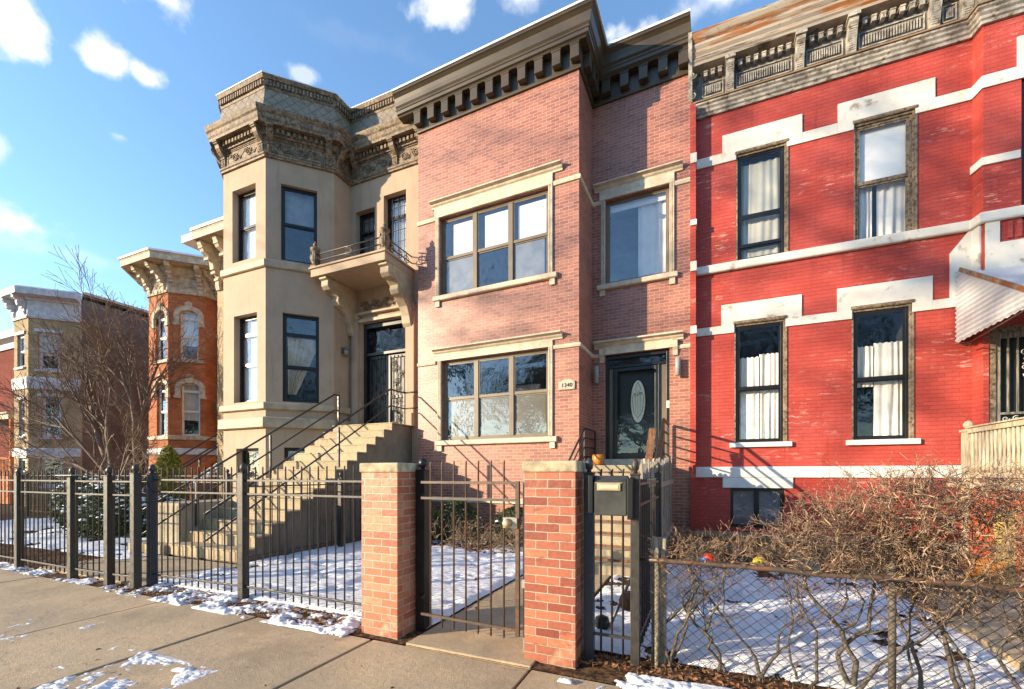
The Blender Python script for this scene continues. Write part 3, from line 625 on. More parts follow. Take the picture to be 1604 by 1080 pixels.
# door
s0, s1, z0, z1 = dw; T = sR.T
ds0, ds1, dz1 = sR.S(962.6, -.12), sR.S(1031.5, -.12), sR.Z(1031.5, 571, -.12)
D = MB(T).box(s0, s0+.07, .06, .2, z0, z1).box(s1-.07, s1, .06, .2, z0, z1).box(s0+.07, s1-.07, .06, .2, z1-.09, z1).box(s0+.07, s1-.07, .08, .19, dz1+.0, dz1+.06)
D.box(ds1+.002, ds1+.03, .08, .19, z0, dz1).box(ds0-.03, ds0-.002, .08, .19, z0, dz1)
df = D.build('door_frame', M['black'], house, bev=.004)
MB(T).box(s0+.07, ds0-.031, .13, .15, z0, dz1).box(ds1+.031, s1-.07, .12, .14, z0, dz1).build('side_panel', M['bronze'], df)
g = MB(T); g.quad((s0+.07,.14,dz1+.06),(s1-.07,.14,dz1+.06),(s1-.07,.14,z1-.09),(s0+.07,.14,z1-.09)); g.build('transom_pane', M['glass'], df, fix=False)
sd = MB(T); e = .075; sd.box(ds0, ds0+e, .09, .125, z0+.02, dz1-.01).box(ds1-e, ds1, .09, .125, z0+.02, dz1-.01).box(ds0+e, ds1-e, .09, .125, dz1-.01-e, dz1-.01).box(ds0+e, ds1-e, .09, .125, z0+.02, z0+.14)
sdo = sd.build('storm_door', M['dgreen'], house, bev=.004)
g = MB(T); g.quad((ds0+e,.107,z0+.14),(ds1-e,.107,z0+.14),(ds1-e,.107,dz1-.085),(ds0+e,.107,dz1-.085)); g.build('pane', M['glass_clear'], sdo, fix=False)
MB(T).tube([(ds0+.035,.06,z0+1.02),(ds0+.035,.045,z0+1.05),(ds0+.035,.045,z0+1.2),(ds0+.035,.06,z0+1.23)], .008).box(ds0+.015, ds0+.055, .07, .09, z0+.95, z0+1.25).build('handle', M['iron'], sdo)
idr = MB(T).box(ds0+.01, ds1-.01, .26, .3, z0, dz1); cm = (ds0+ds1)/2
for (a, b, c, dd) in ((.12,.42,.15,.62), (.5,.8,.15,.62)):
    idr.box(ds0+a, ds0+b, .245, .262, z0+c, z0+dd)
ido = idr.build('front_door', M['dgreen'], house, bev=.004)
oc = (sR.S(999.3,-.24), sR.Z(999.3, 629, -.24)); rx, rz = .17, .49
MB(T).add([(oc[0]+rx*cos(2*pi*i/32)*q, .25-.004*(q < 1), oc[1]+rz*sin(2*pi*i/32)*q) for q in (1.0, .93) for i in range(32)], [(i, (i+1)%32, 32+(i+1)%32, 32+i) for i in range(32)]+[tuple(range(32, 64))]).build('oval_light', M['lead'], ido, fix=False)
ld = MB(T)
ld.tube([(oc[0]+rx*1.03*cos(2*pi*i/32), .243, oc[1]+rz*1.03*sin(2*pi*i/32)) for i in range(33)], .012, 5)
for k in (-1, 0, 1): ld.tube([(oc[0]+k*.05, .24, oc[1]-.3+abs(k)*.06), (oc[0]+k*.055, .24, oc[1]+.14)], .0035, 4)
for k in (-1, 1):
    ld.tube([(oc[0], .24, oc[1]-.4), (oc[0]+k*.1, .24, oc[1]-.22), (oc[0]+k*.13, .24, oc[1]+.1), (oc[0]+k*.06, .24, oc[1]+.2), (oc[0], .24, oc[1]+.14)], .005, 4)
    ld.tube([(oc[0], .24, oc[1]+.2), (oc[0]+k*.07, .24, oc[1]+.28), (oc[0], .24, oc[1]+.44)], .004, 4)
    spiral(ld, sR, oc[0]+k*.06, oc[1]+.17, .045, 1.3, -.24, .005, k, 0)
ld.build('leading', M['black'], ido)
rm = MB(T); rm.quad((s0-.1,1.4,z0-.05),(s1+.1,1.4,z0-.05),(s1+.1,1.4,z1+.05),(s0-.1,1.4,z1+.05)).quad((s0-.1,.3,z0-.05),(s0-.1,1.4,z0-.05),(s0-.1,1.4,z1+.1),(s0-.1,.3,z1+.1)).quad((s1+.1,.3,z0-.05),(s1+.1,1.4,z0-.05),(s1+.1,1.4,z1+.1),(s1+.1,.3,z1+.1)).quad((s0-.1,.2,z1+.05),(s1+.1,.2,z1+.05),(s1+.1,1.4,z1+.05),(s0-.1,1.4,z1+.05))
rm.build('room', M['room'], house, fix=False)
MB(T).box(s0-.0, s1, -.12, .2, z0-.14, z0-.001).build('door_sill', M['stone'], house, bev=.006)
lp = MB(T)
for px, py0, py1 in ((934.2, 575, 601.5), (1062, 560.5, 589)):
    c = sR.S(px, .1); a = sR.Z(px, py1, .1); b = sR.Z(px, py0, .1)
    MB(T).lathe((c, -.11, a), [(.04,0),(.058,.005),(.058,b-a-.005),(.05,b-a)], 16).box(c-.03, c+.03, -.06, 0, (a+b)/2-.06, (a+b)/2+.06).build('wall_lamp', M['lamp_grey'], house, bev=.0)
c = sR.S(1046, .02); zz = sR.Z(1046, 633, .02); MB(T).box(c-.03, c+.03, -.03+.06, .07, zz-.08, zz+.08).box(c-.015,c+.015,.022,.032,zz-.04,zz-.005).build('doorbell', M['white'], house, bev=.004)
# plaque
a, b = sF.S(874.5, .03), sF.S(900.5, .03); z0p, z1p = sF.Z(900, 609.5, .03), sF.Z(900, 596.5, .03); mid = (a+b)/2
def arch(x0, x1, za, zb, rise, n=10): return [(x0, za), (x1, za)]+[(x1+(x0-x1)*i/n, zb+rise*sin(pi*i/n)) for i in range(n+1)]
pq = MB(sF.T).prism(arch(a, b, z0p, z1p, .05), -.035, 0); pqo = pq.build('number_plaque', M['carved'], house, bev=.006)
MB(sF.T).prism(arch(a+.035, b-.035, z0p+.025, z1p-.02, .045), -.039, -.0352).build('plaque_face', M['stone'], pqo)
cu = bpy.data.curves.new('house_number', 'FONT'); cu.body = '1340'; cu.size = .12; cu.extrude = .004; cu.align_x = 'CENTER'; cu.space_character = 1.05; cu.offset = .002
tob = bpy.data.objects.new('tmp', cu); C.objects.link(tob); bpy.context.view_layer.update()
me = bpy.data.meshes.new_from_object(tob); bpy.data.objects.remove(tob)
me.materials.clear(); me.materials.append(M['black']); no = bpy.data.objects.new('house_number', me); C.objects.link(no); no.parent = pqo
no.rotation_euler = (radians(90), 0, 0); no.location = (sF.p0[0]+mid+.01-XC, FY-.042-FY, z0p+.055); BASE[no.name] = (0,0,0)

# front stoop
sx0, sx1 = K.x(935, 9.9), K.x(1060, 9.6)
sx0 = XC+.02; sx1 = XR-.42; ztop = dw[2]-.16; n = 10; run = .27; yl = RY-1.05
st = thing('stoop', 'grey masonry stoop climbing to the black front door', 'steps', (sx0, yl, 0), K)
p = [(yl, 0)]
stp = MB()
for i in range(n):
    h0 = ztop*(n-i)/n; y1 = yl-run*i; stp.box(sx0, sx1, y1-run if i else yl-run*0-.0, y1 if i else RY-.01, 0, h0) if i else stp.box(sx0, sx1, yl, RY-.01, 0, h0)
stp.build('flight', M['block'], st, bev=.012)
tr = MB()
for i in range(1, n): tr.box(sx0-.0, sx1+.015, yl-run*i-.03, yl-run*(i-1)-.002, ztop*(n-i)/n+.001, ztop*(n-i)/n+.035)
tr.build('tread', M['wood_brown'], st, bev=.006)
def railing(name, label, x, pts, r=.018, h=.85, mat='iron', n_mid=3, frame=K, bal=0, group=None, posts=None, ball=False):
    t = thing(name, label, 'railing', (x, pts[0][0], pts[0][1]), frame, group)
    for k in range(n_mid):
        f = 1-k/(n_mid) if n_mid > 1 else 1
        MB().tube([(x, y, z+h*(f if k else 1)) for y, z in pts], r*(1.25 if k == 0 else .8), 8).build('rail', M[mat], t)
    for (y, z) in (posts or pts): MB().box(x-.02, x+.02, y-.02, y+.02, z, z+h-.003).build('post', M[mat], t, bev=.003)
    if bal:
        (ya, za), (yb, zb_) = pts[0], pts[-1]
        for i in range(bal):
            q = (i+.5)/bal; y = ya+(yb-ya)*q; z = za+(zb_-za)*q; MB().tube([(x, y, z+.06), (x, y, z+h-.02)], .008, 5).build('baluster', M[mat], t)
    return t
railing('stoop_railing', 'short weathered iron rail at left of the black front door, above the pumpkin coloured pot', XC+.1, [(RY-.15, ztop), (yl, ztop), (yl-1.2, ztop-.8)], h=.8, n_mid=4, mat='iron')
railing('stoop_railing', 'weathered iron rail at right of the black front door, beside the red wall', sx1-.04, [(RY-.1, ztop), (yl, ztop), (yl-1.15, ztop-.775), (yl-2.3, ztop-1.55)], h=.9, n_mid=4, mat='iron', r=.025)
b = MB(); b.beam((sx1-.24, yl-.05, ztop+.72), (sx1-.33, yl-.35, ztop-.3), .14, .03)
tag(b.build('board', M['wood_brown'], None, K, (sx1-.33, yl-.35, ztop-.2), bev=.004), 'dark brown board leaning on the stoop railing by the black door', 'board')
px_ = K.x(937, yl+.15); tag(MB().lathe((px_, yl+.15, ztop), [(.07,0),(.115,.02),(.135,.11),(.13,.2),(.11,.235),(.1,.22),(.02,.215)], 18).build('planter_pot', M['pumpkin'], None, K, (px_, yl+.15, ztop)), 'round pumpkin orange pot at the top of the stoop', 'pot')
# ================================================================== TAN HOUSE WITH BAY AND MANSARD, frame W
BY = 7.8; WY = 9.57
A0 = (W.x(350, BY), BY); A1 = (W.x(416, BY), BY); B1 = (A1[0]+1.157, BY+1.157); C1 = (B1[0], WY); E1 = (-6.62, WY)
L1 = (A0[0]-1.157, BY+1.157); L0 = (L1[0], WY)
bs = thing('stucco_house', 'tan stucco row house with a tall angled bay, a shingled mansard and a balcony', 'house', (A1[0], BY, 0))
sa = Seg(W, A0, A1); sb = Seg(W, A1, B1); sc = Seg(W, B1, C1); sw = Seg(W, C1, E1); sl_ = Seg(W, L1, A0); sk = Seg(W, L0, L1)
zt = 9.72
fu = (sa.S(364), sa.S(400.5), sa.Z(399, 403), sa.Z(399, 287)); fl = (sa.S(366.4), sa.S(402.5), sa.Z(401.7, 628.5), sa.Z(401.7, 489)); fb = (sa.S(370), sa.S(405), .35, sa.Z(405, 702))
cu_ = (sb.S(440), sb.S(496.7), sb.Z(440, 407), sb.Z(440, 287.5)); cl = (sb.S(442.5), sb.S(499.7), sb.Z(442.5, 629), sb.Z(442.5, 489.5)); cb = (sb.S(445), sb.S(490), .35, sb.Z(490, 702))
zbal = 6.93; zdoor = 2.76
r1 = (sw.S(557), sw.S(587), zbal+.02, 8.93); r2 = (sw.S(601), sw.S(636), zbal+.02, 9.15); dr = (sw.S(566), sw.S(637), zdoor, 5.75)
m = MB()
for seg, hs in ((sk, []), (sl_, []), (sa, [fu, fl, fb]), (sb, [cu_, cl, cb]), (sc, []), (sw, [r1, r2, dr])):
    m.T = seg.T; m.wall(seg.len, 0, zt+.2, hs, rev=.22)
m.T = None; m.quad((*L0, 0), (L0[0], WY+9, 0), (L0[0], WY+9, zt+1.9), (*L0, zt+1.9)); m.quad((*E1, 0), (E1[0], WY+9, 0), (E1[0], WY+9, zt+1.9), (*E1, zt+1.9)); m.quad((L0[0], WY+9, 0), (E1[0], WY+9, 0), (E1[0], WY+9, zt+1.9), (L0[0], WY+9, zt+1.9))
m.build('wall', M['brownstone'], bs, fix=False)
bp = [L0, L1, A0, A1, B1, C1, E1]
# ledges
for nm, za, zb2, o in (('ledge', 6.87, 7.07, .07), ('ledge', 3.18, 3.37, .09), ('ledge', 2.70, 2.99, .12)):
    MB().sweep([(-.1,za-.001),(o*.6,za),(o,za+.02),(o,zb2-.03),(o*.8,zb2-.005),(-.1,zb2)], bp if za < 3.1 and False else [L0, L1, A0, A1, B1, C1]).build(nm, M['bs_trim'], bs, bev=.004)
# cornice: architrave, frieze, bed, crown
z = zt
MB().sweep([(0,z-.01),(.05,z-.01),(.06,z+.03),(.085,z+.05),(.085,z+.09),(.05,z+.11),(.035,z+.12),(.035,z+.48),(.06,z+.49),(.06,z+.52),(0,z+.52)], bp).build('frieze', M['bs_orn'], bs, bev=.003)
cr = MB().sweep([(0,z+.521),(.10,z+.521),(.12,z+.60),(.12,z+.70),(.30,z+.70),(.31,z+.76),(.335,z+.80),(.335,z+.90),(.37,z+.94),(.40,z+1.0),(.40,z+1.06),(.36,z+1.10),(0,z+1.14)], bp).build('cornice', M['bs_orn'], bs, bev=.003)
MB().sweep([(.18,z+1.141),(.16,z+1.16),(.10,z+1.3),(.06,z+1.5),(.04,z+1.74),(-.3,z+1.74),(-.3,z+1.141)], bp).build('mansard', M['slate'], bs)
MB().sweep([(-.3,z+1.741),(.05,z+1.741),(.07,z+1.79),(.07,z+1.94),(.12,z+1.96),(.15,z+2.02),(.15,z+2.05),(-.3,z+2.09)], bp).build('crest_moulding', M['bs_orn'], bs, bev=.003)
MB().sweep([(.0,z+2.091),(.16,z+2.052),(.165,z+2.07),(.0,z+2.12)], bp).build('roof_edge', M['flash'], bs)
MB().slab([L0, L1, A0, A1, B1, C1, E1, (E1[0], WY+9), (L0[0], WY+9)], z+1.9, z+2.05).build('roof', M['flash'], bs)
for seg in (sl_, sa, sb, sc, sw):
    L_ = seg.len
    for dd in ((.0, L_, z+1.80, z+1.93, .115, .085, .5), (.1, L_-.1, z+.57, z+.68, .19, .12, .55)): dn = MB(seg.T); dentils(dn, *dd); dn.build('dentil_row', M['bs_orn'], cr)
pn = MB()
for seg, k in ((sa, 2), (sb, 3), (sc, 1)):
    pn.T = seg.T; L_ = seg.len; a, b = .24, L_-.24
    if seg is sc: a, b = .1, L_-.05
    scrollpanel(pn, seg, a+.05, b-.05, z+.16, z+.44, .045, k)
    for q in (a, b): pn.box(q-.015, q+.015, -.05, -.03, z+.13, z+.47)
    pn.box(a, b, -.05, -.03, z+.455, z+.475); pn.box(a, b, -.05, -.03, z+.125, z+.14)
pn.T = sw.T
for a, b in ((.42, 1.5), (1.75, 2.45), (2.6, 3.3)): scrollpanel(pn, sw, a, b, z+.16, z+.44, .045, 2)
pn.build('scroll_panel', M['bs_orn'], cr)
for seg, ss_ in ((sa, (.1, sa.len-.1)), (sb, (.12, sb.len-.12)), (sc, (.12,)), (sw, (.28, 1.62, 2.5, 3.2)), (sl_, (1.45,))):
    for s in ss_: bracket(bs, seg, s, .15, z+.12, z+.70, .30, 'bs_orn')
# windows
dk = dict(dep=.17, fw=.055, frame='black', depth=1.2)
window(bs, sa, *fu, rails=(.5,), fills=[('blind', .05,.95,.05,.97,'blind')], **dk)
window(bs, sa, *fl, rails=(.44, .79), fills=[('blind', .05,.95,.03,.97,'blind')], **dk)
window(bs, sa, *fb, rails=(), fills=[('fold', .1,.9,.02,.98,'frost_pale')], **dk)
window(bs, sb, *cu_, rails=(.5,), glass='glass', fills=[('fold', .02,.98,.5,.98,'frost_pale', dict(amp=.01, per=.2))], **{**dk, 'dep': .1})
window(bs, sb, *cl, rails=(.4, .77), fills=[('fold', .12,1.05,.1,.75,'curtain_tan', dict(amp=.03, per=.12, pinch=-.75))], **{**dk, 'dep': .1})
window(bs, sb, *cb, rails=(), fills=[('fold', .1,.9,.02,.98,'frost_pale')], **{**dk, 'dep': .12})
window(bs, sw, *r1, rails=(.72,), bars=None, fills=[('blind', .0,1.,.4,.98,'frost_pale')], **dk)
window(bs, sw, *r2, rails=(.74,), fills=[('fold', .0,1.,.02,.98,'curtain')], **dk)
lm = MB(sw.T)
for (q0, q1, qz0, qz1) in (r1, r2):
    for i in range(1, 4): x = q0+(q1-q0)*i/4; lm.box(x-.006, x+.006, .15, .168, qz0+.05, qz1-.05)
    for i in range(1, 7): zz = qz0+(qz1-qz0)*i/7; lm.box(q0+.05, q1-.05, .152, .166, zz-.006, zz+.006)
lm.build('glazing_bars', M['black'], bs)
# entrance doors with iron scroll grille
s0, s1, z0, z1 = dr; T = sw.T
fo = MB(T).box(s0, s0+.09, .1, .3, z0, z1).box(s1-.09, s1, .1, .3, z0, z1).box(s0+.09, s1-.09, .1, .3, z1-.14, z1).box(s0+.09, s1-.09, .12, .3, z0+2.08, z0+2.16).build('door_frame', M['black'], bs, bev=.006)
g = MB(T); g.quad((s0+.09,.25,z0+2.16),(s1-.09,.25,z0+2.16),(s1-.09,.25,z1-.14),(s0+.09,.25,z1-.14)); g.build('transom_pane', M['glass_clear'], fo, fix=False)
mid = (s0+s1)/2
for k, (a, b) in enumerate(((s0+.092, mid-.003), (mid+.003, s1-.092))):
    dd = MB(T).box(a, a+.07, .2, .25, z0, z0+2.078).box(b-.07, b, .2, .25, z0, z0+2.078).box(a+.07, b-.07, .2, .25, z0, z0+.12).box(a+.07, b-.07, .2, .25, z0+1.98, z0+2.078).box(a+.07, b-.07, .2, .25, z0+.85, z0+.93)
    do = dd.build('entrance_door', M['black'], bs, bev=.004)
    g = MB(T); g.quad((a+.07,.235,z0+.12),(b-.07,.235,z0+.12),(b-.07,.235,z0+1.98),(a+.07,.235,z0+1.98)); g.build('dark_panel', M['black'], do, fix=False)
    gr = MB(T); R = random.Random(k+3)
    for i in range(5):
        x = a+.09+(b-a-.18)*i/4; gr.tube([(x,.19,z0+.05),(x,.19,z0+2.03)], .009, 4)
    for i in range(22):
        cx = a+.1+(b-a-.2)*R.random(); cz = z0+.12+1.8*(i+.5)/22; spiral(gr, sw, cx, cz, .065, 1.6, -.185, .01, R.choice((-1, 1)), R.random()*6, 16)
    gr.build('iron_grille', M['iron'], do)
MB(T).lathe((mid-.05,.17,z0+.95), [(.004,0),(.02,.01),(.02,.05),(.004,.06)], 8).build('door_handle', M['chrome'], fo)
gs = MB(T)
for (cx, cz, r, sg) in ((s0+.2, z1-.3, .11, 1), (s1-.2, z1-.3, .11, -1), (s0+.17, z1-.5, .07, -1), (s1-.17, z1-.5, .07, 1), (mid, z1-.25, .07, 1)): spiral(gs, sw, cx, cz, r, 1.8, -.2, .009, sg, 1, 22)
gs.build('transom_scrolls', M['iron'], fo)
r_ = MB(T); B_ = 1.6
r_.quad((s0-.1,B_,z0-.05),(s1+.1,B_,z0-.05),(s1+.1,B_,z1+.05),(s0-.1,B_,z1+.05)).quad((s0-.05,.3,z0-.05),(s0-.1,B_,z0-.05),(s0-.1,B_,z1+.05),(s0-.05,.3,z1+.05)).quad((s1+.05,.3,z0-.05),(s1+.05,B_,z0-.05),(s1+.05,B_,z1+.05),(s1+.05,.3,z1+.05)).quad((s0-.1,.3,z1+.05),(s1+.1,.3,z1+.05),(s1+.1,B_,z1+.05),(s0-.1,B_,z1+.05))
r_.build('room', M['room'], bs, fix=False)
# door surround: pilasters and entablature
for a, b in ((s0-.27, s0-.06), (s1+.03, s1+.3)):
    MB(T).box(a, b, -.1, 0, zdoor, z1+.1).box(a-.03, b+.03, -.13, -.1, zdoor, zdoor+.35).box(a-.02, b+.02, -.13, 0, z1+.1, z1+.2).build('pilaster', M['brownstone'], bs, bev=.006)
MB(T).box(s0-.055, s1+.025, -.06, 0, z1+.004, z1+.09).box(s0-.28, s1+.32, -.12, 0, z1+.201, z1+.26).build('door_lintel', M['bs_trim'], bs, bev=.005)
pp = MB(T); scrollpanel(pp, sw, s0, s1, z1+.32, z1+.62, .04, 4); pp.build('carved_panel', M['bs_orn'], bs)
# wall lantern on the bay return
lc = sc.S(541, .1); lz = sc.Z(541, 552, .1); lc = .3
lo = MB(sc.T).box(lc-.04, lc+.04, -.02, 0, lz-.02, lz+.14).tube([(lc,-.01,lz+.08),(lc,-.1,lz+.13),(lc,-.15,lz+.05)], .01, 6).lathe((lc,-.15,lz-.14), [(.03,0),(.05,.02),(.055,.03),(.02,.04)], 10).lathe((lc,-.15,lz+.05), [(.08,0),(.06,.04),(.015,.07),(.01,.1)], 10).build('wall_lantern', M['bronze'], bs)
MB(sc.T).lathe((lc,-.15,lz-.1), [(.045,0),(.065,.05),(.07,.12),(.06,.15)], 12).build('lantern_globe', M['frost_pale'], lo)
# balcony
Q = 1.17; b0, b1 = -W.x(486.5, WY-Q)*-1-C1[0], W.x(603, WY-Q)-C1[0]
b0 = max(b0, .02) if False else b0
slab = MB(T).box(max(b0, -.95), b1, -Q, -.001, zbal-.25, zbal-.05).box(b0-.04, b1+.04, -Q-.04, -.001, zbal-.051, zbal)
sbo = slab.build('balcony', M['brownstone'], bs, bev=.012)
def console(s, wd):
    mm = MB(T); zt_ = zbal-.252
    pr = [(0,zt_-1.25),(.1,zt_-1.28),(.16,zt_-1.2),(.2,zt_-1.02),(.3,zt_-.8),(.5,zt_-.62),(.62,zt_-.6),(.68,zt_-.5),(.66,zt_-.4),(.78,zt_-.3),(.95,zt_-.3),(1.03,zt_-.22),(1.03,zt_-.08),(1.1,zt_-.06),(1.1,zt_),(0,zt_)]
    mm.extr(pr, s-wd/2, s+wd/2); mm.extr([(0,zt_-1.05),(.12,zt_-.95),(.5,zt_-.5),(.9,zt_-.2),(.9,zt_-.001),(0,zt_-.001)], s-wd/2-.02, s+wd/2+.02)
    return mm.build('balcony_bracket', M['bs_trim'], bs, bev=.012)
console(.1, .24); console(b1-.14, .26)
def finial(s, o):
    mm = MB(T).box(s-.09, s+.09, -o-.09, -o+.09, zbal, zbal+.06).lathe((s,-o,zbal+.06), [(.11,0),(.08,.05),(.11,.1),(.13,.2),(.09,.3),(.08,.36),(.12,.4),(.13,.46),(.06,.49),(.04,.53),(.055,.57),(.03,.61),(.008,.66)], 10)
    for k in range(4):
        a = k*pi/2+pi/4; spiral(mm, sw, s+.06*cos(a), zbal+.3, .06, 1.4, o+.06*sin(a), .014, 1, k)
        mm.tube([(s+.085*cos(a), -o+.085*sin(a), zbal+.08), (s+.115*cos(a), -o+.115*sin(a), zbal+.28), (s+.08*cos(a), -o+.08*sin(a), zbal+.46)], .02, 5)
    mm.build('balcony_finial', M['bs_orn'], sbo)
finial(b0+.08, Q-.08); finial(b1-.08, Q-.08)
rl = MB(T)
for h in (.13, .30): rl.tube([(b0+.1,-Q+.08,zbal+h+.06),(b1-.1,-Q+.08,zbal+h+.06)], .017, 6).tube([(b1-.08,-Q+.1,zbal+h+.06),(b1-.08,0,zbal+h+.06)], .017, 6)
mx_ = (b0+b1)/2
for (cx, oo) in ((mx_, Q-.08),):
    for k in (-1, 1): spiral(rl, sw, cx+k*.07, zbal+.2, .06, 1.5, oo, .009, k, 0, 18); spiral(rl, sw, cx+k*.05, zbal+.31, .04, 1.5, oo, .008, -k, 0, 18)
    rl.tube([(cx,-oo,zbal),(cx,-oo,zbal+.4)], .012, 6)
for k in range(3):
    y = -Q+.35+k*.3; rl.tube([(b1-.08,y,zbal),(b1-.08,y,zbal+.38)], .01, 5)
    rl.tube([(b1-.08, y+.1*cos(a_*.5), zbal+.2+.09*sin(a_*.5)) for a_ in range(13)], .009, 5)
rl.build('balcony_rail', M['iron_rust'], sbo)
# brick chimney behind the parapet
cx0 = W.x(628, WY+1.6); MB().box(cx0, cx0+.9, WY+1.4, WY+2.2, z+1.9, z+2.75).box(cx0-.05, cx0+.95, WY+1.35, WY+2.25, z+2.751, z+2.85).build('chimney', M['dred_brick'], bs)
# high concrete stairs
X0, X1 = -8.95, -7.02; n = 14; ytop = 8.75; run = .30; rise = zdoor/n
stz = thing('front_stairs', 'tall sunlit concrete stairs up to the ironwork double doors', 'stairs', (X0, ytop, 0))
s_ = MB().box(X0, X1, ytop, WY-.002, 0, zdoor-.002)
for i in range(1, n): s_.box(X0+.0, X1, ytop-run*i, ytop-run*(i-1), 0, rise*(n-i))
s_.build('flight', M['shade_conc'], stz, bev=.012)
rz_ = MB()
for i in range(1, n+1): rz_.box(X0-.004, X1+.004, ytop-run*(i-1)-.02, ytop-run*(i-1)-.001, rise*(n-i)+.031, rise*(n-i+1)-.002)
rz_.build('riser', M['conc'], stz)
nz_ = MB()
for i in range(0, n): nz_.box(X0-.02, X1+.03, ytop-run*i-.03, ytop-run*(i-1)-.031 if i else WY-.05, rise*(n-i)-.001, rise*(n-i)+.03)
nz_.build('tread', M['conc'], stz, bev=.008)
# block retaining steps at the left foot, one block each
R = random.Random(4)
k = 0
for lvl, (ya, xa) in enumerate(((4.75, -10.15), (5.15, -9.95), (5.6, -9.75), (6.2, -9.55), (6.9, -9.4))):
    x = xa
    while x < X0-.1:
        wdt = .26+.06*R.random(); x2 = min(x+wdt, X0-.01); MB().box(x+.006, x2-.006, ya, ya+.38, .0 if lvl == 0 else lvl*.2, (lvl+1)*.2-.006).build('wall_block', M['block'], stz, bev=.02); x = x2
    y = ya+.39
    while y < 7.6:
        MB().box(xa+.004, xa+.26, y+.006, y+.3, .0 if lvl == 0 else lvl*.2, (lvl+1)*.2-.006).build('wall_block', M['block'], stz, bev=.02); y += .306
MB().box(-9.7, X0-.01, 5.0, 7.8, .0, .95).build('block_core', M['block'], stz)
def srail(label, x, yt, yb, h=.86, top_ext=None, posts=(0, .45, .8)):
    zt_ = zdoor; f = lambda y: max(0, zdoor-(ytop-y)*rise/run) if y < ytop else zdoor
    t = thing('stair_railing', label, 'railing', (x, yb, f(yb)), W)
    for hh, r in ((h, .022), (h*.52, .018)):
        pts = [(x, yt, zdoor+hh), (x, ytop, zdoor+hh), (x, yb, f(yb)+hh)]
        if top_ext: pts = [(x+.02, WY-.05, zdoor+hh)]+pts if False else pts
        MB().tube(pts, r, 8).build('rail', M['iron'], t)
        if top_ext: MB().tube([(x, yt, zdoor+hh), (x+top_ext, yt, zdoor+hh)], r, 8).build('rail', M['iron'], t)
    for p_ in posts: y = yt+(yb-yt)*p_; MB().box(x-.022, x+.022, y-.022, y+.022, f(y)+.0, f(y)+h+.0).build('post', M['iron'], t, bev=.003)
    return t
srail('black iron stair rail on the left side, against the angled bay', X0+.03, 8.89, 4.4)
srail('sunlit black iron stair rail on the right side, nearest the brick house', X1-.05, 9.3, 4.3, top_ext=.45)
# ================================================================== RED PAINTED HOUSE, frame W
RD = 10.35; PYL = 10.09; JY = 10.12
J0 = (W.x(1523, RD), RD); J1 = (W.x(1540, JY), JY)
rL = (-.18, RD); pe = W.x(1090, PYL)
rA = Seg(W, rL, J0); rJ = Seg(W, J0, J1); rB = Seg(W, J1, (8.5, JY))
rh = thing('painted_house', 'bright red painted brick house with white bands and a rusting bracketed cornice', 'house', (0, RD, 0))
def ro(seg, pl, pr, pyt, pyb, pt=None): pt = pt or pr; return (seg.S(pl), seg.S(pr), seg.Z(pt, pyb), seg.Z(pt, pyt))
ul = ro(rA, 1153, 1232, 224, 397.5, 1232); ur = ro(rA, 1337, 1433, 172, 365, 1433)
ll = ro(rA, 1150, 1230, 500, 692, 1230); lr = ro(rA, 1334, 1428, 475.5, 687.5, 1428)
bw = ro(rA, 1144, 1229, 765, 828, 1200)
ubw = (rB.S(1600), rB.S(1600)+1.1, rB.Z(1600, 345), rB.Z(1600, 105)); rdo = (rB.S(1549), rB.S(1549)+1.15, 1.42, rB.Z(1600, 508))
zC = 9.25
m = MB(rA.T).wall(rA.len, 0, zC+.3, [ul, ur, ll, lr, bw], rev=.12); m.T = rJ.T; m.wall(rJ.len, 0, zC+.3); m.T = rB.T; m.wall(rB.len, 0, zC+.3, [ubw, rdo], rev=.14)
m.T = None; m.quad((rL[0], RD, 0), (rL[0], RD+9, 0), (rL[0], RD+9, zC+.3), (rL[0], RD, zC+.3)); m.quad((8.5, JY, 0), (8.5, RD+9, 0), (8.5, RD+9, zC+.3), (8.5, JY, zC+.3)); m.quad((rL[0], RD+9, 0), (8.5, RD+9, 0), (8.5, RD+9, zC+.3), (rL[0], RD+9, zC+.3))
m.box(-.175, pe, PYL, RD-.002, 0, zC+.2)
m.build('wall', M['red'], rh, fix=False)
rp = [rL, J0, J1, (8.5, JY)]
z = zC
c1 = MB().sweep([(0,z),(.05,z),(.055,z+.05),(.085,z+.07),(.085,z+.12),(.12,z+.15),(.12,z+.19),(.155,z+.215),(.155,z+.25),(0,z+.26)], rp).build('string_moulding', M['pale_cornice'], rh, bev=.003)
MB().sweep([(0,z+.261),(.18,z+.261),(.18,z+.285),(.09,z+.36),(0,z+.36)], rp).build('ledge', M['brown_ledge'], rh)
MB().sweep([(0,z+.3601),(.06,z+.3601),(.06,z+.95),(0,z+.95)], rp).build('frieze', M['shadow_frieze'], rh)
cw = MB().sweep([(0,z+.951),(.30,z+.951),(.31,z+1.0),(.34,z+1.03),(.34,z+1.1),(.38,z+1.15),(.38,z+1.2),(.42,z+1.26),(.42,z+1.31),(.47,z+1.38),(.50,z+1.44),(.50,z+1.5),(0,z+1.54)], rp).build('cornice', M['rust_streak'], rh, bev=.004)
MB().slab([rL, J0, J1, (8.5, JY), (8.5, RD+9), (rL[0], RD+9)], z+1.35, z+1.45).build('roof', M['flash'], rh)
bpx = [1143, 1252, 1333, 1463]; bsx = [rA.S(p, .1) for p in bpx]+[rA.len-.12]
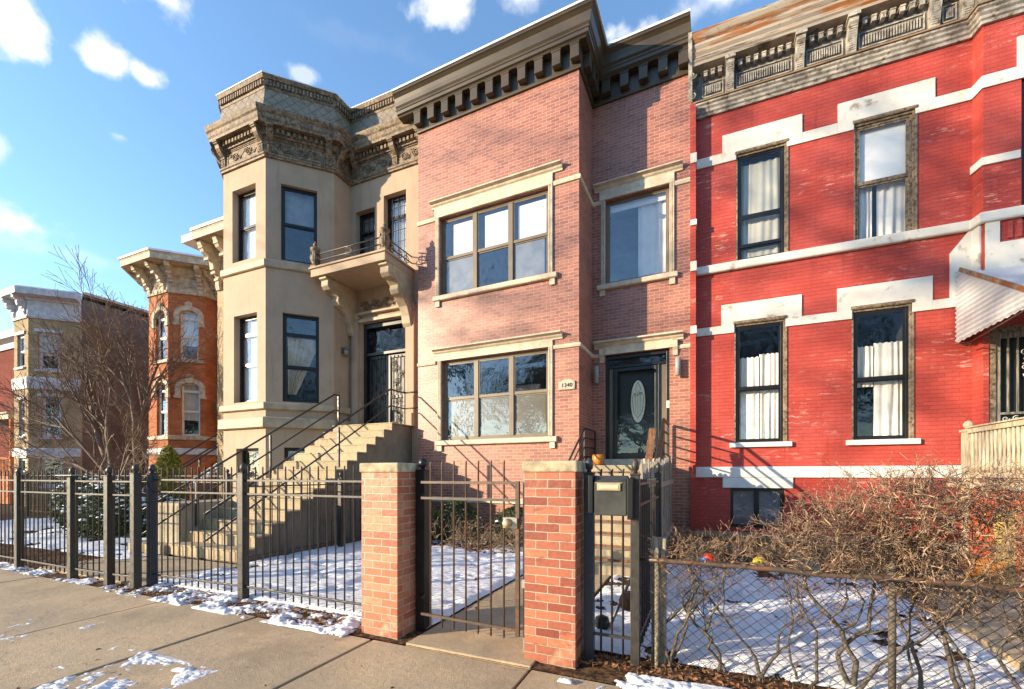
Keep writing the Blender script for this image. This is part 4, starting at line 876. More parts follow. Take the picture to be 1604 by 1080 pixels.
def fbracket(seg, s, wd, tilt=0):
    mm = MB(seg.T); a, b = z+.33, z+.95
    mm.extr([(.05,a),(.13,a),(.14,a+.1),(.17,a+.2),(.24,a+.42),(.29,a+.47),(.30,b),(.05,b)], s-wd/2, s+wd/2)
    mm.box(s-wd/2-.02, s+wd/2+.02, -.33, 0, b-.08, b-.001)
    for i in range(11):
        q = i/11; zz = a+.05+.4*q; o = .135+.12*q**1.5; mm.box(s-wd*.34, s+wd*.34, -o-.012, -o+.02, zz, zz+.022)
    mm.build('bracket', M['pale_cornice'], rh, bev=.003)
for s in bsx: fbracket(rA, s, .15)
for s in (.25, 1.5, 2.3): fbracket(rB, s, .15)
def fpanel(seg, a, b):
    mm = MB(seg.T); w_ = b-a; mm.box(a, b, -.085, -.06, z+.38, z+.40).box(a, b, -.085, -.06, z+.665, z+.685).box(a, a+.02, -.085, -.06, z+.40, z+.665).box(b-.02, b, -.085, -.06, z+.40, z+.665)
    n = max(4, int(w_/.045)); 
    for i in range(n): c = a+.05+(w_-.1)*(i+.5)/n; mm.box(c-.009, c+.009, -.095, -.06, z+.44, z+.62)
    k = max(2, int(w_/.13))
    for i in range(k): c = a+w_*(i+.5)/k; mm.box(c-.035, c+.035, -.19, -.06, z+.76, z+.84).box(c-.042, c+.042, -.2, -.06, z+.842, z+.87)
    mm.box(a-.03, b+.03, -.1, -.06, z+.90, z+.948)
    mm.build('frieze_panel', M['pale_cornice'], rh)
ed = [.12]+bsx
for i in range(len(ed)-1):
    a, b = ed[i]+.12, ed[i+1]-.12
    if b-a > .15: fpanel(rA, a, b)
fpanel(rB, .38, 1.38); fpanel(rB, 1.62, 2.18)
# broken end of the cornice at the party wall
e_ = MB(rA.T).extr([(0,z+.1),(.16,z+.1),(.2,z+.35),(.28,z+.6),(.3,z+.9),(.44,z+1.2),(.52,z+1.5),(.50,z+1.56),(0,z+1.58)], -.03, .045)
spiral(e_, rA, .05, z+.42, .1, 1.8, .2, .02, 1, 1); spiral(e_, rA, .05, z+.78, .08, 1.5, .28, .018, -1, 0)
e_.build('end_bracket', M['pale_cornice'], rh)
# white bands and stepped lintels
def wh(name, seg, s0, s1, za, zb_, o=.03, mat='white'):
    MB(seg.T).box(s0, s1, -o, 0, za, zb_).build(name, M[mat], rh, bev=.005)
def poly(name, seg, pts, o=.03, mat='white'): MB(seg.T).prism(pts, -o, 0).build(name, M[mat], rh, bev=.004)
zu0, zu1 = rA.Z(1300, 214), rA.Z(1300, 197.5)      # upper band
zl0, zl1 = rA.Z(1290, 505.5), rA.Z(1290, 492)      # lower band
zU = rA.Z(1256, 180); zU2 = rA.Z(1464, 123); zL = rA.Z(1256, 462); zL2 = rA.Z(1460, 433)
def stepped(name, seg, zb0, zb1, op, zt_, sl, sr): poly(name, seg, [(sl, zb0), (op[0]-.0, zb0), (op[0], op[3]+.001), (op[1], op[3]+.001), (op[1], zb0), (sr, zb0), (sr, zt_), (sl, zt_)], .032)
xs = pe-rL[0]
wh('white_band', rA, xs+.001, rA.S(1131.6)-.001, zu0, zu1); wh('white_band', rA, xs+.001, rA.S(1130)-.001, zl0, zl1)
stepped('lintel', rA, zu0, zu1, ul, zU, rA.S(1131.6), rA.S(1256.4)); stepped('lintel', rA, zu0, zu1, ur, zU2, rA.S(1312), rA.S(1464))
stepped('lintel', rA, zl0, zl1, ll, zL, rA.S(1130), rA.S(1255.6)); stepped('lintel', rA, zl0, zl1, lr, zL2, rA.S(1311), rA.S(1460))
wh('white_band', rA, rA.S(1256.4)+.001, rA.S(1312)-.001, zu0, zu1); wh('white_band', rA, rA.S(1464)+.001, rA.len-.001, zu0, zu1); wh('white_band', rA, rA.S(1255.6)+.001, rA.S(1311)-.001, zl0, zl1); wh('white_band', rA, rA.S(1460)+.001, rA.len-.001, zl0, zl1)
MB().sweep([(0,zu0),(.03,zu0),(.03,zu1),(0,zu1)], [J0, J1, rB.T((.75,0,0))[:2]]).build('white_band', M['white'], rh)
wh('lintel', rB, .42, rB.len, zu1-.1, zu1+.5, .033)
m0, m1 = rA.Z(1090, 434), rA.Z(1090, 421.5)
MB().sweep([(0,m0),(.07,m0),(.085,m0+.02),(.085,m1-.03),(.06,m1),(0,m1+.02)], [(pe+.001, RD), J0, J1, (8.5, JY)]).build('sill_course', M['white'], rh, bev=.004)
MB().sweep([(0,m0+1.0),(.035,m0+1.0),(.035,m0+1.13),(0,m0+1.13)], [(J0[0]-.02, RD), J0, J1, rB.T((rB.S(1597),0,0))[:2]][1:]).build('white_band', M['white'], rh)
for (za, zb_) in ((zu0, zu1), (zl0, zl1), (m0+.02, m1+.05), (m0+1.0, m0+1.12)):
    MB().box(-.17, pe+.02, PYL-.03, RD-.04, za, zb_).build('pilaster_block', M['white'], rh, bev=.008)
wt0, wt1 = rA.Z(1150, 748), rA.Z(1150, 732)
MB().sweep([(0,wt0),(.05,wt0),(.06,wt1-.03),(0,wt1+.01)], [(pe+.001, RD), J0, J1, (8.5, JY)]).build('water_table', M['white_clean'], rh, bev=.004)
wh('lintel', rA, rA.S(1132), rA.S(1242), bw[3]+.002, wt0-.002, .035, 'white_clean')
MB().sweep([(0,-.1),(.08,-.1),(.08,.22),(.05,.27),(0,.28)], [(pe+.001, RD), J0, J1, (8.5, JY)]).build('foundation', M['grey_stone'], rh, bev=.01)
for op, l, r in ((ll, 1143, 1240), (lr, 1325, 1440)): MB(rA.T).box(rA.S(l), rA.S(r), -.07, .05, op[2]-.1, op[2]-.001).build('window_sill', M['white_clean'], rh, bev=.006)
# windows with weathered casings
def rcase(op):
    s0, s1, z0, z1 = op; a = MB(rA.T); a.extr([(-.12,z1-.0),(.035,z1-.0),(.05,z1+.02),(.05,z1+.055),(.03,z1+.07),(-.0,z1+.075)], s0-.02, s1+.03)
    a.box(s1, s1+.03, -.025, 0, z0, z1-.001); a.box(s1-.035, s1-.001, -.01, .1, z0, z1-.001).box(s0+.001, s0+.03, .0, .1, z0, z1-.001).box(s0+.03, s1-.035, -.0, .1, z1-.04, z1-.001)
    return a
for op in (ul, ur, ll, lr): rcase(op).build('window_casing', M['old_frame'], rh, bev=.003)
def sh(op): return (op[0]+.03, op[1]-.035, op[2]+.0, op[3]-.04)
fk = dict(dep=.03, fw=.045, frame='black', depth=1.3, glass='glass_clear')
window(rh, rA, *sh(ul), rails=(.14, .42,), fills=[('fold', .0,1.,.02,.95,'curtain', dict(amp=.02, per=.12))], **{**fk, 'glass': 'glass_film'})
window(rh, rA, *sh(ur), rails=(.5,), fills=[('blind', .05,.97,.5,.985,'blind'), ('fold', .0,.36,.02,.52,'curtain', dict(amp=.03, per=.14)), ('fold', .45,1.,.02,.52,'curtain', dict(amp=.03, per=.14))], **{**fk, 'frame': 'old_frame'})
window(rh, rA, *sh(ll), rails=(.46,), fills=[('fold', .02,.52,.02,.74,'curtain', dict(amp=.025, per=.1)), ('fold', .53,.98,.02,.76,'curtain', dict(amp=.03, per=.11))], **fk)
window(rh, rA, *sh(lr), rails=(.47,), fills=[('fold', .02,.42,.42,.74,'curtain', dict(amp=.025, per=.12)), ('fold', .44,.97,.02,.76,'curtain', dict(amp=.03, per=.13))], **fk)
window(rh, rA, *bw, rails=(), dep=.05, fw=.03, frame='black', fills=[('film', .02,.98,.02,.98,'grey_stone')], cols=2, mull=.03)
window(rh, rB, *ubw, rails=(.5,), fills=[('fold', .0,1.,.02,.98,'curtain')], **fk)
# fluted panel and white frontispiece over the door
zz0, zz1 = rB.Z(1580, 374), rB.Z(1580, 347)
wf = MB(rB.T); wf.box(.02, .2, -.035, 0, rB.Z(1560,470), m0-.002).box(.2, rB.len, -.035, 0, rB.Z(1560,425), zz0-.05)
wf.T = rA.T; sL = rA.S(1487); wf.prism([(sL, zl0), (rA.len-.002, zl0), (rA.len-.002, m0-.003), (rA.len-.06, m0-.003), (sL, m0-.35)], -.036, 0)
wf.T = rJ.T; wf.box(-.03, rJ.len-.036, -.033, 0, rB.Z(1560,470), m0-.004)
wf.build('frontispiece', M['white'], rh, bev=.004)
fl_ = MB(rB.T)
for i in range(16): c = .3+.115*i; fl_.box(c, c+.06, -.03, 0, zz0, zz1)
fl_.build('fluted_panel', M['red'], rh)
# porch door with iron bars
s0, s1, z0, z1 = rdo; T = rB.T
od = MB(T).box(s0, s0+.1, .02, .16, z0, z1).box(s0+.1, s1, .02, .16, z1-.1, z1).build('door_frame', M['old_frame'], rh, bev=.004)
oo = MB(T).box(s0+.1, s0+.17, .05, .09, z0, z1-.1).box(s0+.17, s1, .05, .09, z0, z0+.1).box(s0+.17, s1, .05, .09, z1-.2, z1-.1).box(s0+.17, s1, .05, .09, z0+.92, z0+.96).box(s0+.17, s1, .05, .09, z0+1.1, z0+1.14)
for i in range(8): x = s0+.26+.12*i; oo.box(x, x+.022, .055, .08, z0+.1, z0+.92).box(x, x+.022, .055, .08, z0+1.14, z1-.2)
oo = oo.build('security_door', M['wood_grey'], rh, bev=.002)
sg = MB(T)
for i in range(7): spiral(sg, rB, s0+.24+.13*i, z0+1.03, .05, 1.4, -.06, .007, 1 if i % 2 else -1, i, 14)
for i in range(4): spiral(sg, rB, s0+.47+.04*(i % 2), z1-.45-.13*i, .06, 1.4, -.045, .008, 1 if i % 2 else -1, i, 14)
sg.build('scrollwork', M['white_clean'], oo)
MB(T).quad((s0,.14,z0),(s1,.14,z0),(s1,.14,z1),(s0,.14,z1)).build('inner_door', M['dgreen'], rh, fix=False)
# awning with corrugated side panel
ax = W.x(1497, RD-.04); aw = thing('awning', 'white corrugated metal awning over the porch door of the red house', 'awning', (ax, JY-.04, 3.85))
zb0, zt0_, yt_ = 3.83, 5.13, 8.15; y0_ = RD-.045; nu, nv = 60, 96; P = []
for i in range(nu+1):
    q = i/nu; y = y0_+(yt_-y0_)*q; zh = zt0_+(zb0+.06-zt0_)*q; zl_ = zb0+.03*abs(cos(q*pi*13))
    for j in range(nv+1):
        zz = zl_+(zh-zl_)*j/nv; P.append((ax+.013*cos(zz*2*pi/.082), y, zz))
fc = [(i*(nv+1)+j, (i+1)*(nv+1)+j, (i+1)*(nv+1)+j+1, i*(nv+1)+j+1) for i in range(nu) for j in range(nv)]
mm = MB().add(P, fc, True).add([(p[0]+.004, p[1], p[2]) for p in P], fc, True)
mm.build('side_panel', M['awning'], aw, fix=False)
mm = MB(); n = 80; P = []
for i in range(n+1):
    x = ax-.02+2.3*i/n; wv = .02*cos(i*pi/2); P += [(x, y0_-.2, zt0_-.1+wv), (x, yt_-.05, zb0+.04+wv)]
mm.add(P, [(2*i, 2*i+2, 2*i+3, 2*i+1) for i in range(n)]); mm.build('canopy_sheet', M['awning'], aw, fix=False)
MB().beam((ax-.012, y0_-.15, zt0_-.02), (ax-.012, yt_, zb0+.075), .02, .07).build('rusty_edge', M['rust_cornice'], aw)
MB().tube([(ax+.03, JY-.05, 3.75), (ax+.03, yt_+.1, zb0+.02)], .012).build('brace', M['iron_rust'], aw)
# wooden porch
po = thing('porch', 'pale bleached wooden porch with a turned post and close balusters, beside the red house', 'porch', (4.1, 9.6, 0))
MB().box(4.02, 6.6, 8.0, JY-.04, 1.27, 1.38).build('deck', M['wood_pale'], po, bev=.005)
pst = MB().box(4.04, 4.17, 9.55, 9.68, .0, 2.2).box(4.02, 4.19, 9.53, 9.70, 2.2, 2.24).lathe((4.105, 9.615, 2.24), [(.04,0),(.03,.02),(.06,.05),(.065,.09),(.04,.13),(.005,.15)], 12).build('post', M['wood_pale'], po, bev=.005)
MB().box(4.06, 4.15, 7.9, 9.549, 2.17, 2.25).box(4.03, 4.18, 7.9, 9.549, 2.251, 2.275).box(4.07, 4.14, 7.9, 9.549, 1.45, 1.52).build('rail', M['wood_pale'], po, bev=.005)
for i in range(16): y = 9.48-.1*i; MB().lathe((4.105, y, 1.52), [(.022,0),(.026,.1),(.02,.3),(.026,.5),(.022,.649)], 7).build('baluster', M['wood_pale'], po)
MB().box(4.06, 6.5, 8.05, 8.12, 0, 1.26).box(4.06, 4.13, 8.12, 9.5, 0, 1.26).build('skirt', M['orangep'], po)
MB().box(4.0, 4.09, 7.95, 8.04, 0, 1.26).build('corner_board', M['yellow_board'], po)

# ================================================================== HOUSES DOWN THE STREET, frame W
def archhood(par, seg, op, mat, ring=.2, o=.07, rise=None, drop=.35):
    s0, s1, z0, z1 = op; r = (s1-s0)/2; c = (s0+s1)/2; rise = rise or r*.7; zc = z1-rise; n = 12; mm = MB(seg.T)
    inner = [(c-r*cos(pi*i/n), zc+rise*sin(pi*i/n)) for i in range(n+1)]; R2 = r+ring; outer = [(c-R2*cos(pi*i/n), zc+(rise+ring)*sin(pi*i/n)) for i in range(n+1)]
    inner = [(c-r, zc-drop)]+inner+[(c+r, zc-drop)]; outer = [(c-R2, zc-drop)]+outer+[(c+R2, zc-drop)]; m_ = len(inner)
    P = [(x, -o, z_) for x, z_ in inner]+[(x, -o, z_) for x, z_ in outer]+[(x, .09, z_) for x, z_ in inner]+[(x, 0, z_) for x, z_ in outer]; F_ = []
    for i in range(m_-1): F_ += [(i, i+1, m_+i+1, m_+i), (i, i+1, 2*m_+i+1, 2*m_+i), (m_+i, m_+i+1, 3*m_+i+1, 3*m_+i)]
    F_ += [(0, m_, 3*m_, 2*m_), (m_-1, 2*m_-1, 4*m_-1, 3*m_-1)]
    mm.add(P, F_)
    mm.prism([(c-.09, z1-.02), (c+.09, z1-.02), (c+.14, z1+ring+.1), (c, z1+ring+.17), (c-.14, z1+ring+.1)], -o-.04, 0)
    mm.box(c-R2-.04, c-r+.0, -o-.02, 0, zc-drop-.1, zc-drop+.02).box(c+r-.0, c+R2+.04, -o-.02, 0, zc-drop-.1, zc-drop+.02)
    # fill the square corners above the arch
    for sg in (-1, 1):
        pts = [(c+sg*r, z1+.001)]+[(c+sg*r*cos(pi*i/n), zc+rise*sin(pi*i/n)) for i in range(n//2+1)]; mm.prism(pts, .001, .05)
    mm.build('arch_hood', M[mat], par, bev=.004)
def bay_house(name, label, path, segs, ztop, wall, cat='house', base=None):
    h = thing(name, label, cat, base or (path[2][0], path[2][1], 0)); m = MB()
    for sg, hs in segs: m.T = sg.T; m.wall(sg.len, 0, ztop, hs, rev=.16)
    m.T = None; a, b = path[0], path[-1]; yb = max(a[1], b[1])+14
    return h, m, yb
oA = (-20.8, 11.2); oB = (-19.86, 12.14); oC = (-19.86, 12.6); oE = (-16.75, 12.6); o0 = (-22.2, 11.2); oL = (-23.14, 12.14); oL0 = (-23.14, 12.6)
s1_, s2_, s3_, s4_, s5_, s6_ = Seg(W, oL0, oL), Seg(W, oL, o0), Seg(W, o0, oA), Seg(W, oA, oB), Seg(W, oB, oC), Seg(W, oC, oE)
def wo(seg, l, r, t, b, p=None): p = p or (l+r)/2; return (seg.S(l), seg.S(r), seg.Z(p, b), seg.Z(p, t))
of1 = wo(s3_, 244, 261, 487, 565); of2 = wo(s3_, 245.5, 262, 599, 684)
oc1 = wo(s4_, 281.5, 311, 487, 563.5); oc2 = wo(s4_, 283.5, 313.5, 600, 683)
ow1 = (.9, 1.5, 6.55, 8.6); ow2 = (.9, 1.5, 3.1, 5.2)
oh, m, yb = bay_house('bay_house', 'orange brick bay house with carved stone window arches, behind the bare tree', [oL0, oL, o0, oA, oB, oC, oE], [(s1_, []), (s2_, []), (s3_, [of1, of2]), (s4_, [oc1, oc2]), (s5_, []), (s6_, [ow1, ow2])], 10.4, 'orange_brick')
m.quad((*oL0, 0), (oL0[0], yb, 0), (oL0[0], yb, 10.4), (*oL0, 10.4)); m.quad((*oE, 0), (oE[0], yb, 0), (oE[0], yb, 10.4), (*oE, 10.4))
m.build('wall', M['orange_brick'], oh, fix=False)
op_ = [oL0, oL, o0, oA, oB, oC, oE]
MB().sweep([(0,9.25),(.06,9.25),(.09,9.33),(.05,9.36),(.05,9.92),(.12,9.95),(.14,10.05),(.3,10.18),(.3,10.3),(0,10.3)], op_).build('frieze', M['carved'], oh, bev=.005)
oe = MB().sweep([(0,10.301),(.80,10.34),(.82,10.30),(.86,10.30),(.86,10.52),(.9,10.58),(0,10.64)], op_).build('eaves', M['carved'], oh, bev=.005)
MB().sweep([(0,10.641),(.93,10.585),(.93,10.66),(0,10.74)], op_).build('roof_edge', M['flash'], oe)
MB().slab([oL0, oL, o0, oA, oB, oC, oE, (oE[0], yb), (oL0[0], yb)], 10.5, 10.6).build('roof', M['flash'], oh)
def ebracket(par, seg, s, z1, out, h, wd=.16, mat='carved'):
    mm = MB(seg.T); z0 = z1-h
    mm.extr([(0,z0),(.08,z0),(.12,z0+.1*h),(.1,z0+.3*h),(.2,z0+.42*h),(.3,z0+.45*h),(.34,z0+.62*h),(out*.62,z0+.72*h),(out*.8,z0+.78*h),(out*.9,z0+.9*h),(out*.98,z1),(0,z1)], s-wd/2, s+wd/2)
    spiral(mm, seg, s-wd/2-.0, z0+.25*h, .0, 1, 0, .001)
    for q in (.15, .3, .6, .85): mm.box(s-wd/2-.02, s+wd/2+.02, -out*q-.03, -out*q+.04, z1-h*(1-q)*.9-.03, z1-h*(1-q)*.9+.06)
    mm.build('bracket', M[mat], par, bev=.008)
for sg, ss_ in ((s3_, (.2, 1.2)), (s4_, (.15, 1.18)), (s6_, (.2, 1.5)), (s2_, (1.0,))):
    for s in ss_: ebracket(oh, sg, s, 10.3, .78, 1.0)
op2 = MB()
for sg in (s3_, s4_): op2.T = sg.T; scrollpanel(op2, sg, .35, sg.len-.35, 9.45, 9.8, .06, 2); dentils(op2, .3, sg.len-.3, 9.95, 10.02, .16, .1)
op2.build('scroll_panel', M['carved'], oh)
for sg, o_ in ((s3_, of1), (s3_, of2), (s4_, oc1), (s4_, oc2), (s6_, ow1), (s6_, ow2)):
    archhood(oh, sg, o_, 'carved', ring=.2 if sg is not s3_ else .17)
    window(oh, sg, *o_, dep=.1, fw=.05, rails=(.46, .84), frame='white_clean', depth=.8, fills=[('fold', .0,1.,.45 if sg is s3_ else .3,.98,'curtain', dict(n=24, amp=.02, per=.15))])
    MB(sg.T).box(o_[0]-.2, o_[1]+.2, -.09, .05, o_[2]-.14, o_[2]-.002).build('window_sill', M['carved'], oh, bev=.006)
for za, zb_ in ((2.98, 3.14), (2.35, 2.6)): MB().sweep([(0,za),(.07,za),(.07,zb_),(0,zb_+.02)], op_).build('stone_course', M['wpaint_blue' if za < 2.9 else 'carved'], oh, bev=.005)
lx = s6_.S(329.5, .1) if False else .35
MB(s6_.T).box(.3, .42, -.2, -.06, 4.3, 4.65).box(.27, .45, -.22, -.04, 4.65, 4.7).box(.33, .39, -.1, 0, 4.4, 4.5).build('wall_lantern', M['bronze'], oh, bev=.01)
# stairs of the orange house
os_ = thing('brown_stairs', 'snow dusted steps with dark rails in front of the orange brick house', 'stairs', (-17.6, 12, 0))
fl2 = MB(); n = 12
for i in range(n): fl2.box(-18.6, -17.2, 8.9+.28*i, 12.55 if i == n-1 else 8.9+.28*(i+1), 0, 2.3*(i+1)/n)
fl2.build('flight', M['grey_stone'], os_)
sn = MB()
for i in range(n): sn.box(-18.5, -17.3, 8.95+.28*i, 8.9+.28*(i+1)-.03, 2.3*(i+1)/n+.001, 2.3*(i+1)/n+.04)
kind(sn.build('snow', M['snow'], os_, bev=.012), 'stuff')
for x, nm in ((-18.62, 0), (-17.18, 1)):
    for hh in (.9, .5): MB().tube([(x, 8.7, hh+.1), (x, 11.9, 2.3+hh), (x, 12.5, 2.3+hh)], .03, 6).build('rail', M['iron'], os_)
    for y in (8.75, 10.3, 11.9): MB().box(x-.025, x+.025, y-.025, y+.025, 0 if y < 9 else (y-8.7)*.7, (y-8.7)*.7+1.0).build('post', M['iron'], os_)
b = MB(); b.beam((-16.9, 9.0, .9), (-16.9, 12.0, 2.9), .06, .22); 
for i in range(12): b.box(-16.93, -16.87, 9.1+.24*i, 9.16+.24*i, .1, .95+.16*i)
tag(b.build('red_railing', M['orange_wood'], None, W, (-16.9, 9, 0)), 'slanting reddish wooden stair rail left of the tan stucco bay', 'railing')

# tan brick neighbour, mostly hidden by the stucco bay
t0, t1 = (-16.62, 10.6), (-13.25, 10.6)
th = thing('tan_brick_house', 'narrow sliver of tan brick house with white overhanging eaves, between orange house and stucco bay', 'house', (t0[0], 10.6, 0))
sT = Seg(W, t0, t1)
m = MB(sT.T).wall(sT.len, 0, 10.0, [(.7, 1.5, 6.2, 8.3), (.7, 1.5, 3.0, 5.0)], rev=.15); m.T = None
m.quad((*t0, 0), (t0[0], 24, 0), (t0[0], 24, 10.), (*t0, 10.)); m.quad((*t1, 0), (t1[0], 24, 0), (t1[0], 24, 10.), (*t1, 10.)); m.build('wall', M['tan_brick'], th, fix=False)
for zz in ((6.2, 8.3), (3.0, 5.0)): window(th, sT, .7, 1.5, *zz, frame='white_clean')
pe_ = [(t0[0]-.05, 13.0), (t0[0]-.05, 10.6), (t1[0], 10.6)]
te = MB().sweep([(0,9.86),(.85,9.9),(.86,9.86),(.9,9.86),(.9,10.08),(.93,10.14),(0,10.2)], [t0, t1]).build('eaves', M['bs_trim'], th, bev=.005)
MB().sweep([(0,10.201),(.96,10.145),(.96,10.24),(0,10.3)], [t0, t1]).box(t0[0]-.6, t0[0]-.002, 9.7, 11.8, 9.87, 10.12).build('roof_edge', M['flash'], te)
MB().slab([t0, t1, (t1[0], 24), (t0[0], 24)], 10.0, 10.15).build('roof', M['flash'], th)
MB(sT.T).box(0, sT.len, -.06, 0, 9.1, 9.86).build('frieze', M['carved'], th)
for s in (.15, 1.0, 1.9): ebracket(th, sT, s, 9.86, .8, 1.5, .2)

# yellow buff brick house
yA = (-28.36, 9.54); yB = (-27.0, 10.9); y0 = (-29.76, 9.54); yL = (-31.12, 10.9)
q1, q2, q3 = Seg(W, yL, y0), Seg(W, y0, yA), Seg(W, yA, yB); q4 = Seg(W, yB, (-27.0, 30))
yf1 = wo(q2, 27, 38.5, 525, 576); yf2 = wo(q2, 29.5, 38.5, 627, 684); yf3 = wo(q2, 29.5, 42, 718, 760)
yc1 = wo(q3, 60, 93.5, 521.5, 580); yc2 = wo(q3, 64.5, 96, 622, 685); yc3 = wo(q3, 63, 97.5, 718, 762)
yh = thing('yellow_brick_house', 'buff yellow brick bay house with white painted bands and a bluish cornice', 'house', (yA[0], yA[1], 0))
ztY = 9.0
m = MB()
for sg, hs in ((q1, []), (q2, [yf1, yf2, yf3]), (q3, [yc1, yc2, yc3])): m.T = sg.T; m.wall(sg.len, 0, ztY, hs, rev=.14)
m.build('wall', M['yellow_brick'], yh, fix=False)
zb_ = q3.Z(131, 458)
m = MB(); m.quad((-27, 10.9, 0), (-27, 32, 0), (-27, 32, zb_), (-27, 10.9, zb_)); m.quad((-33, 10.9, 0), (-33, 30, 0), (-33, 30, zb_), (-33, 10.9, zb_)); m.quad((-33, 30, 0), (-27, 30, 0), (-27, 30, zb_), (-33, 30, zb_))
m.build('side_wall', M['grey_brick'], yh, fix=False)
MB().box(-27.06, -26.93, 10.95, 32, zb_-.1, zb_+.02).build('coping', M['carved'], yh)
yp = [yL, y0, yA, (-27.0-.02, 10.9-.02)]
MB().sweep([(0,ztY-.3),(.06,ztY-.3),(.08,ztY-.22),(.04,ztY-.2),(.04,ztY+.5),(.1,ztY+.52),(.12,ztY+.6),(.5,ztY+.66),(.52,ztY+.95),(.35,ztY+1.05),(0,ztY+1.1)], yp).build('cornice', M['wpaint_blue'], yh, bev=.005)
MB().slab([yL, y0, yA, yB, (-27, 30), (-33, 30), (-33, 10.9)], zb_-.35, zb_-.2).build('roof', M['flash'], yh)
for s in (.15, 1.2): ebracket(yh, q2, s, ztY+.66, .5, .8, .16, 'wpaint_blue')
for sg, o_ in ((q2, yf1), (q2, yf2), (q2, yf3), (q3, yc1), (q3, yc2), (q3, yc3)):
    window(yh, sg, *o_, dep=.08, fw=.08, rails=(.5,), frame='wpaint_blue', depth=.8, fills=[('fold', .0,1.,.4,.98,'curtain', dict(n=20, per=.15))] if o_ in (yc1, yf1) else ())
    MB(sg.T).box(o_[0]-.1, o_[1]+.1, -.06, 0, o_[3]+.001, o_[3]+.14).build('lintel', M['wpaint_blue'], yh, bev=.005)
    MB(sg.T).box(o_[0]-.08, o_[1]+.08, -.09, .05, o_[2]-.1, o_[2]-.001).build('window_sill', M['wpaint_blue'], yh, bev=.005)
for a, b in ((590, 609), (702, 715)):
    za, zz_ = q2.Z(44, b), q2.Z(44, a); MB().sweep([(0,za),(.06,za),(.08,zz_-.05),(.05,zz_),(0,zz_)], yp).build('white_band', M['wpaint_blue'], yh, bev=.006)

# dark red house at the far left edge
g0, g1 = (-40, 11.9), (-31.3, 11.9); sG = Seg(W, g0, g1)
gh = thing('dark_red_house', 'dark red brick house with an orange wooden porch, beyond the yellow brick house', 'house', (g1[0], 11.9, 0))
w1 = (sG.len-1.9, sG.len-1.0, 6.3, 8.2); w2 = (sG.len-3.6, sG.len-2.7, 6.3, 8.2)
m = MB(sG.T).wall(sG.len, 0, 9.6, [w1, w2], rev=.14); m.T = None; m.quad((*g1, 0), (g1[0], 26, 0), (g1[0], 26, 9.6), (*g1, 9.6)); m.build('wall', M['dred_brick'], gh, fix=False)
for w_ in (w1, w2): window(gh, sG, *w_, frame='wpaint_blue', depth=.8); MB(sG.T).box(w_[0]-.15, w_[1]+.15, -.06, 0, w_[2]-.2, w_[2]-.001).build('window_sill', M['carved'], gh)
MB(sG.T).extr([(0,8.9),(.1,8.9),(.15,9.2),(.5,9.35),(.55,9.7),(0,9.8)], 0, sG.len).build('cornice', M['wpaint_blue'], gh)
MB().slab([g0, g1, (g1[0], 26), (g0[0], 26)], 9.5, 9.6).build('roof', M['flash'], gh)
MB().box(-36.5, -31.5, 9.9, 11.88, 4.25, 4.5).box(-36.6, -31.4, 9.8, 11.88, 4.5, 4.6).build('porch_roof', M['carved'], gh, bev=.02)
pr_ = MB().box(-36.5, -31.5, 9.95, 11.88, 1.2, 1.4).box(-36.5, -31.5, 9.95, 10.05, .0, 1.2)
pr_.build('porch_deck', M['orange_wood'], gh)
MB().box(-36.5, -31.5, 9.96, 10.06, 2.25, 2.35).build('porch_rail', M['orange_wood'], gh)
for i in range(30): x = -36.4+.165*i; MB().box(x, x+.07, 9.98, 10.04, 1.4, 2.25).build('baluster', M['orange_wood'], gh)
for x in (-36.4, -34, -31.65): MB().box(x, x+.14, 9.97, 10.11, 1.4, 4.25).build('porch_post', M['orange_wood'], gh)
# ================================================================== BRICK PIERS
def pier(x0, x1, y0, label, mat='pier_brick'):
    t = thing('brick_pier', label, 'gate pier', ((x0+x1)/2, y0+.21, 0))
    MB().box(x0, x1, y0, y0+.42, -.05, 1.515).build('shaft', M[mat], t, bev=.004)
    MB().box(x0-.015, x1+.015, y0-.015, y0+.435, 1.5155, 1.605).build('cap', M['capstone'], t, bev=.012)
pier(-2.94, -2.52, 3.215, 'brick gate pier with a stone cap, left of the iron gate', 'pier_tan')
pier(-1.30, -.875, 3.27, 'brick gate pier with a stone cap, right of the iron gate, beside the mailbox')
# ================================================================== IRON FENCES
pk_mesh = {}
def picket(par, x, y, z0, z1, mat='iron', r=.0085, w=None):
    key = (round(z1-z0, 3), mat, r)
    if key not in pk_mesh:
        h = z1-z0; m = MB()
        m.tube([(0,0,0),(0,0,h-.03),(.003,-.003,h-.01),(.008,-.006,h)], [r, r, r, r*.7], 7)
        o = m.build('picket', M[mat], fix=True); me = o.data; bpy.data.objects.remove(o); pk_mesh[key] = me
    o = bpy.data.objects.new('picket', pk_mesh[key]); C.objects.link(o); b = BASE[par.name]; o.parent = par; o.location = (x-b[0], y-b[1], z0-b[2]); return o
def fpost(par, x, y, z1, s=.045, mat='iron', ball=True, z0=-.05):
    o = MB().box(x-s, x+s, y-s, y+s, z0, z1).box(x-s*1.12, x+s*1.12, y-s*1.12, y+s*1.12, z1, z1+.015).build('post', M[mat], par, bev=.004)
    if ball: MB().lathe((x, y, z1+.0151), [(s*.55,0),(s*.4,.015),(s*.75,.03),(s*.9,.06),(s*.75,.09),(s*.35,.11),(s*.1,.118)], 12).build('ball_finial', M[mat], o)
    return o
def rails(par, a, b, zs, s=.013, mat='iron'):
    for z in zs: m = MB(); m.beam((*a, z), (*b, z), .022, .022); m.build('rail', M[mat], par, bev=.002)
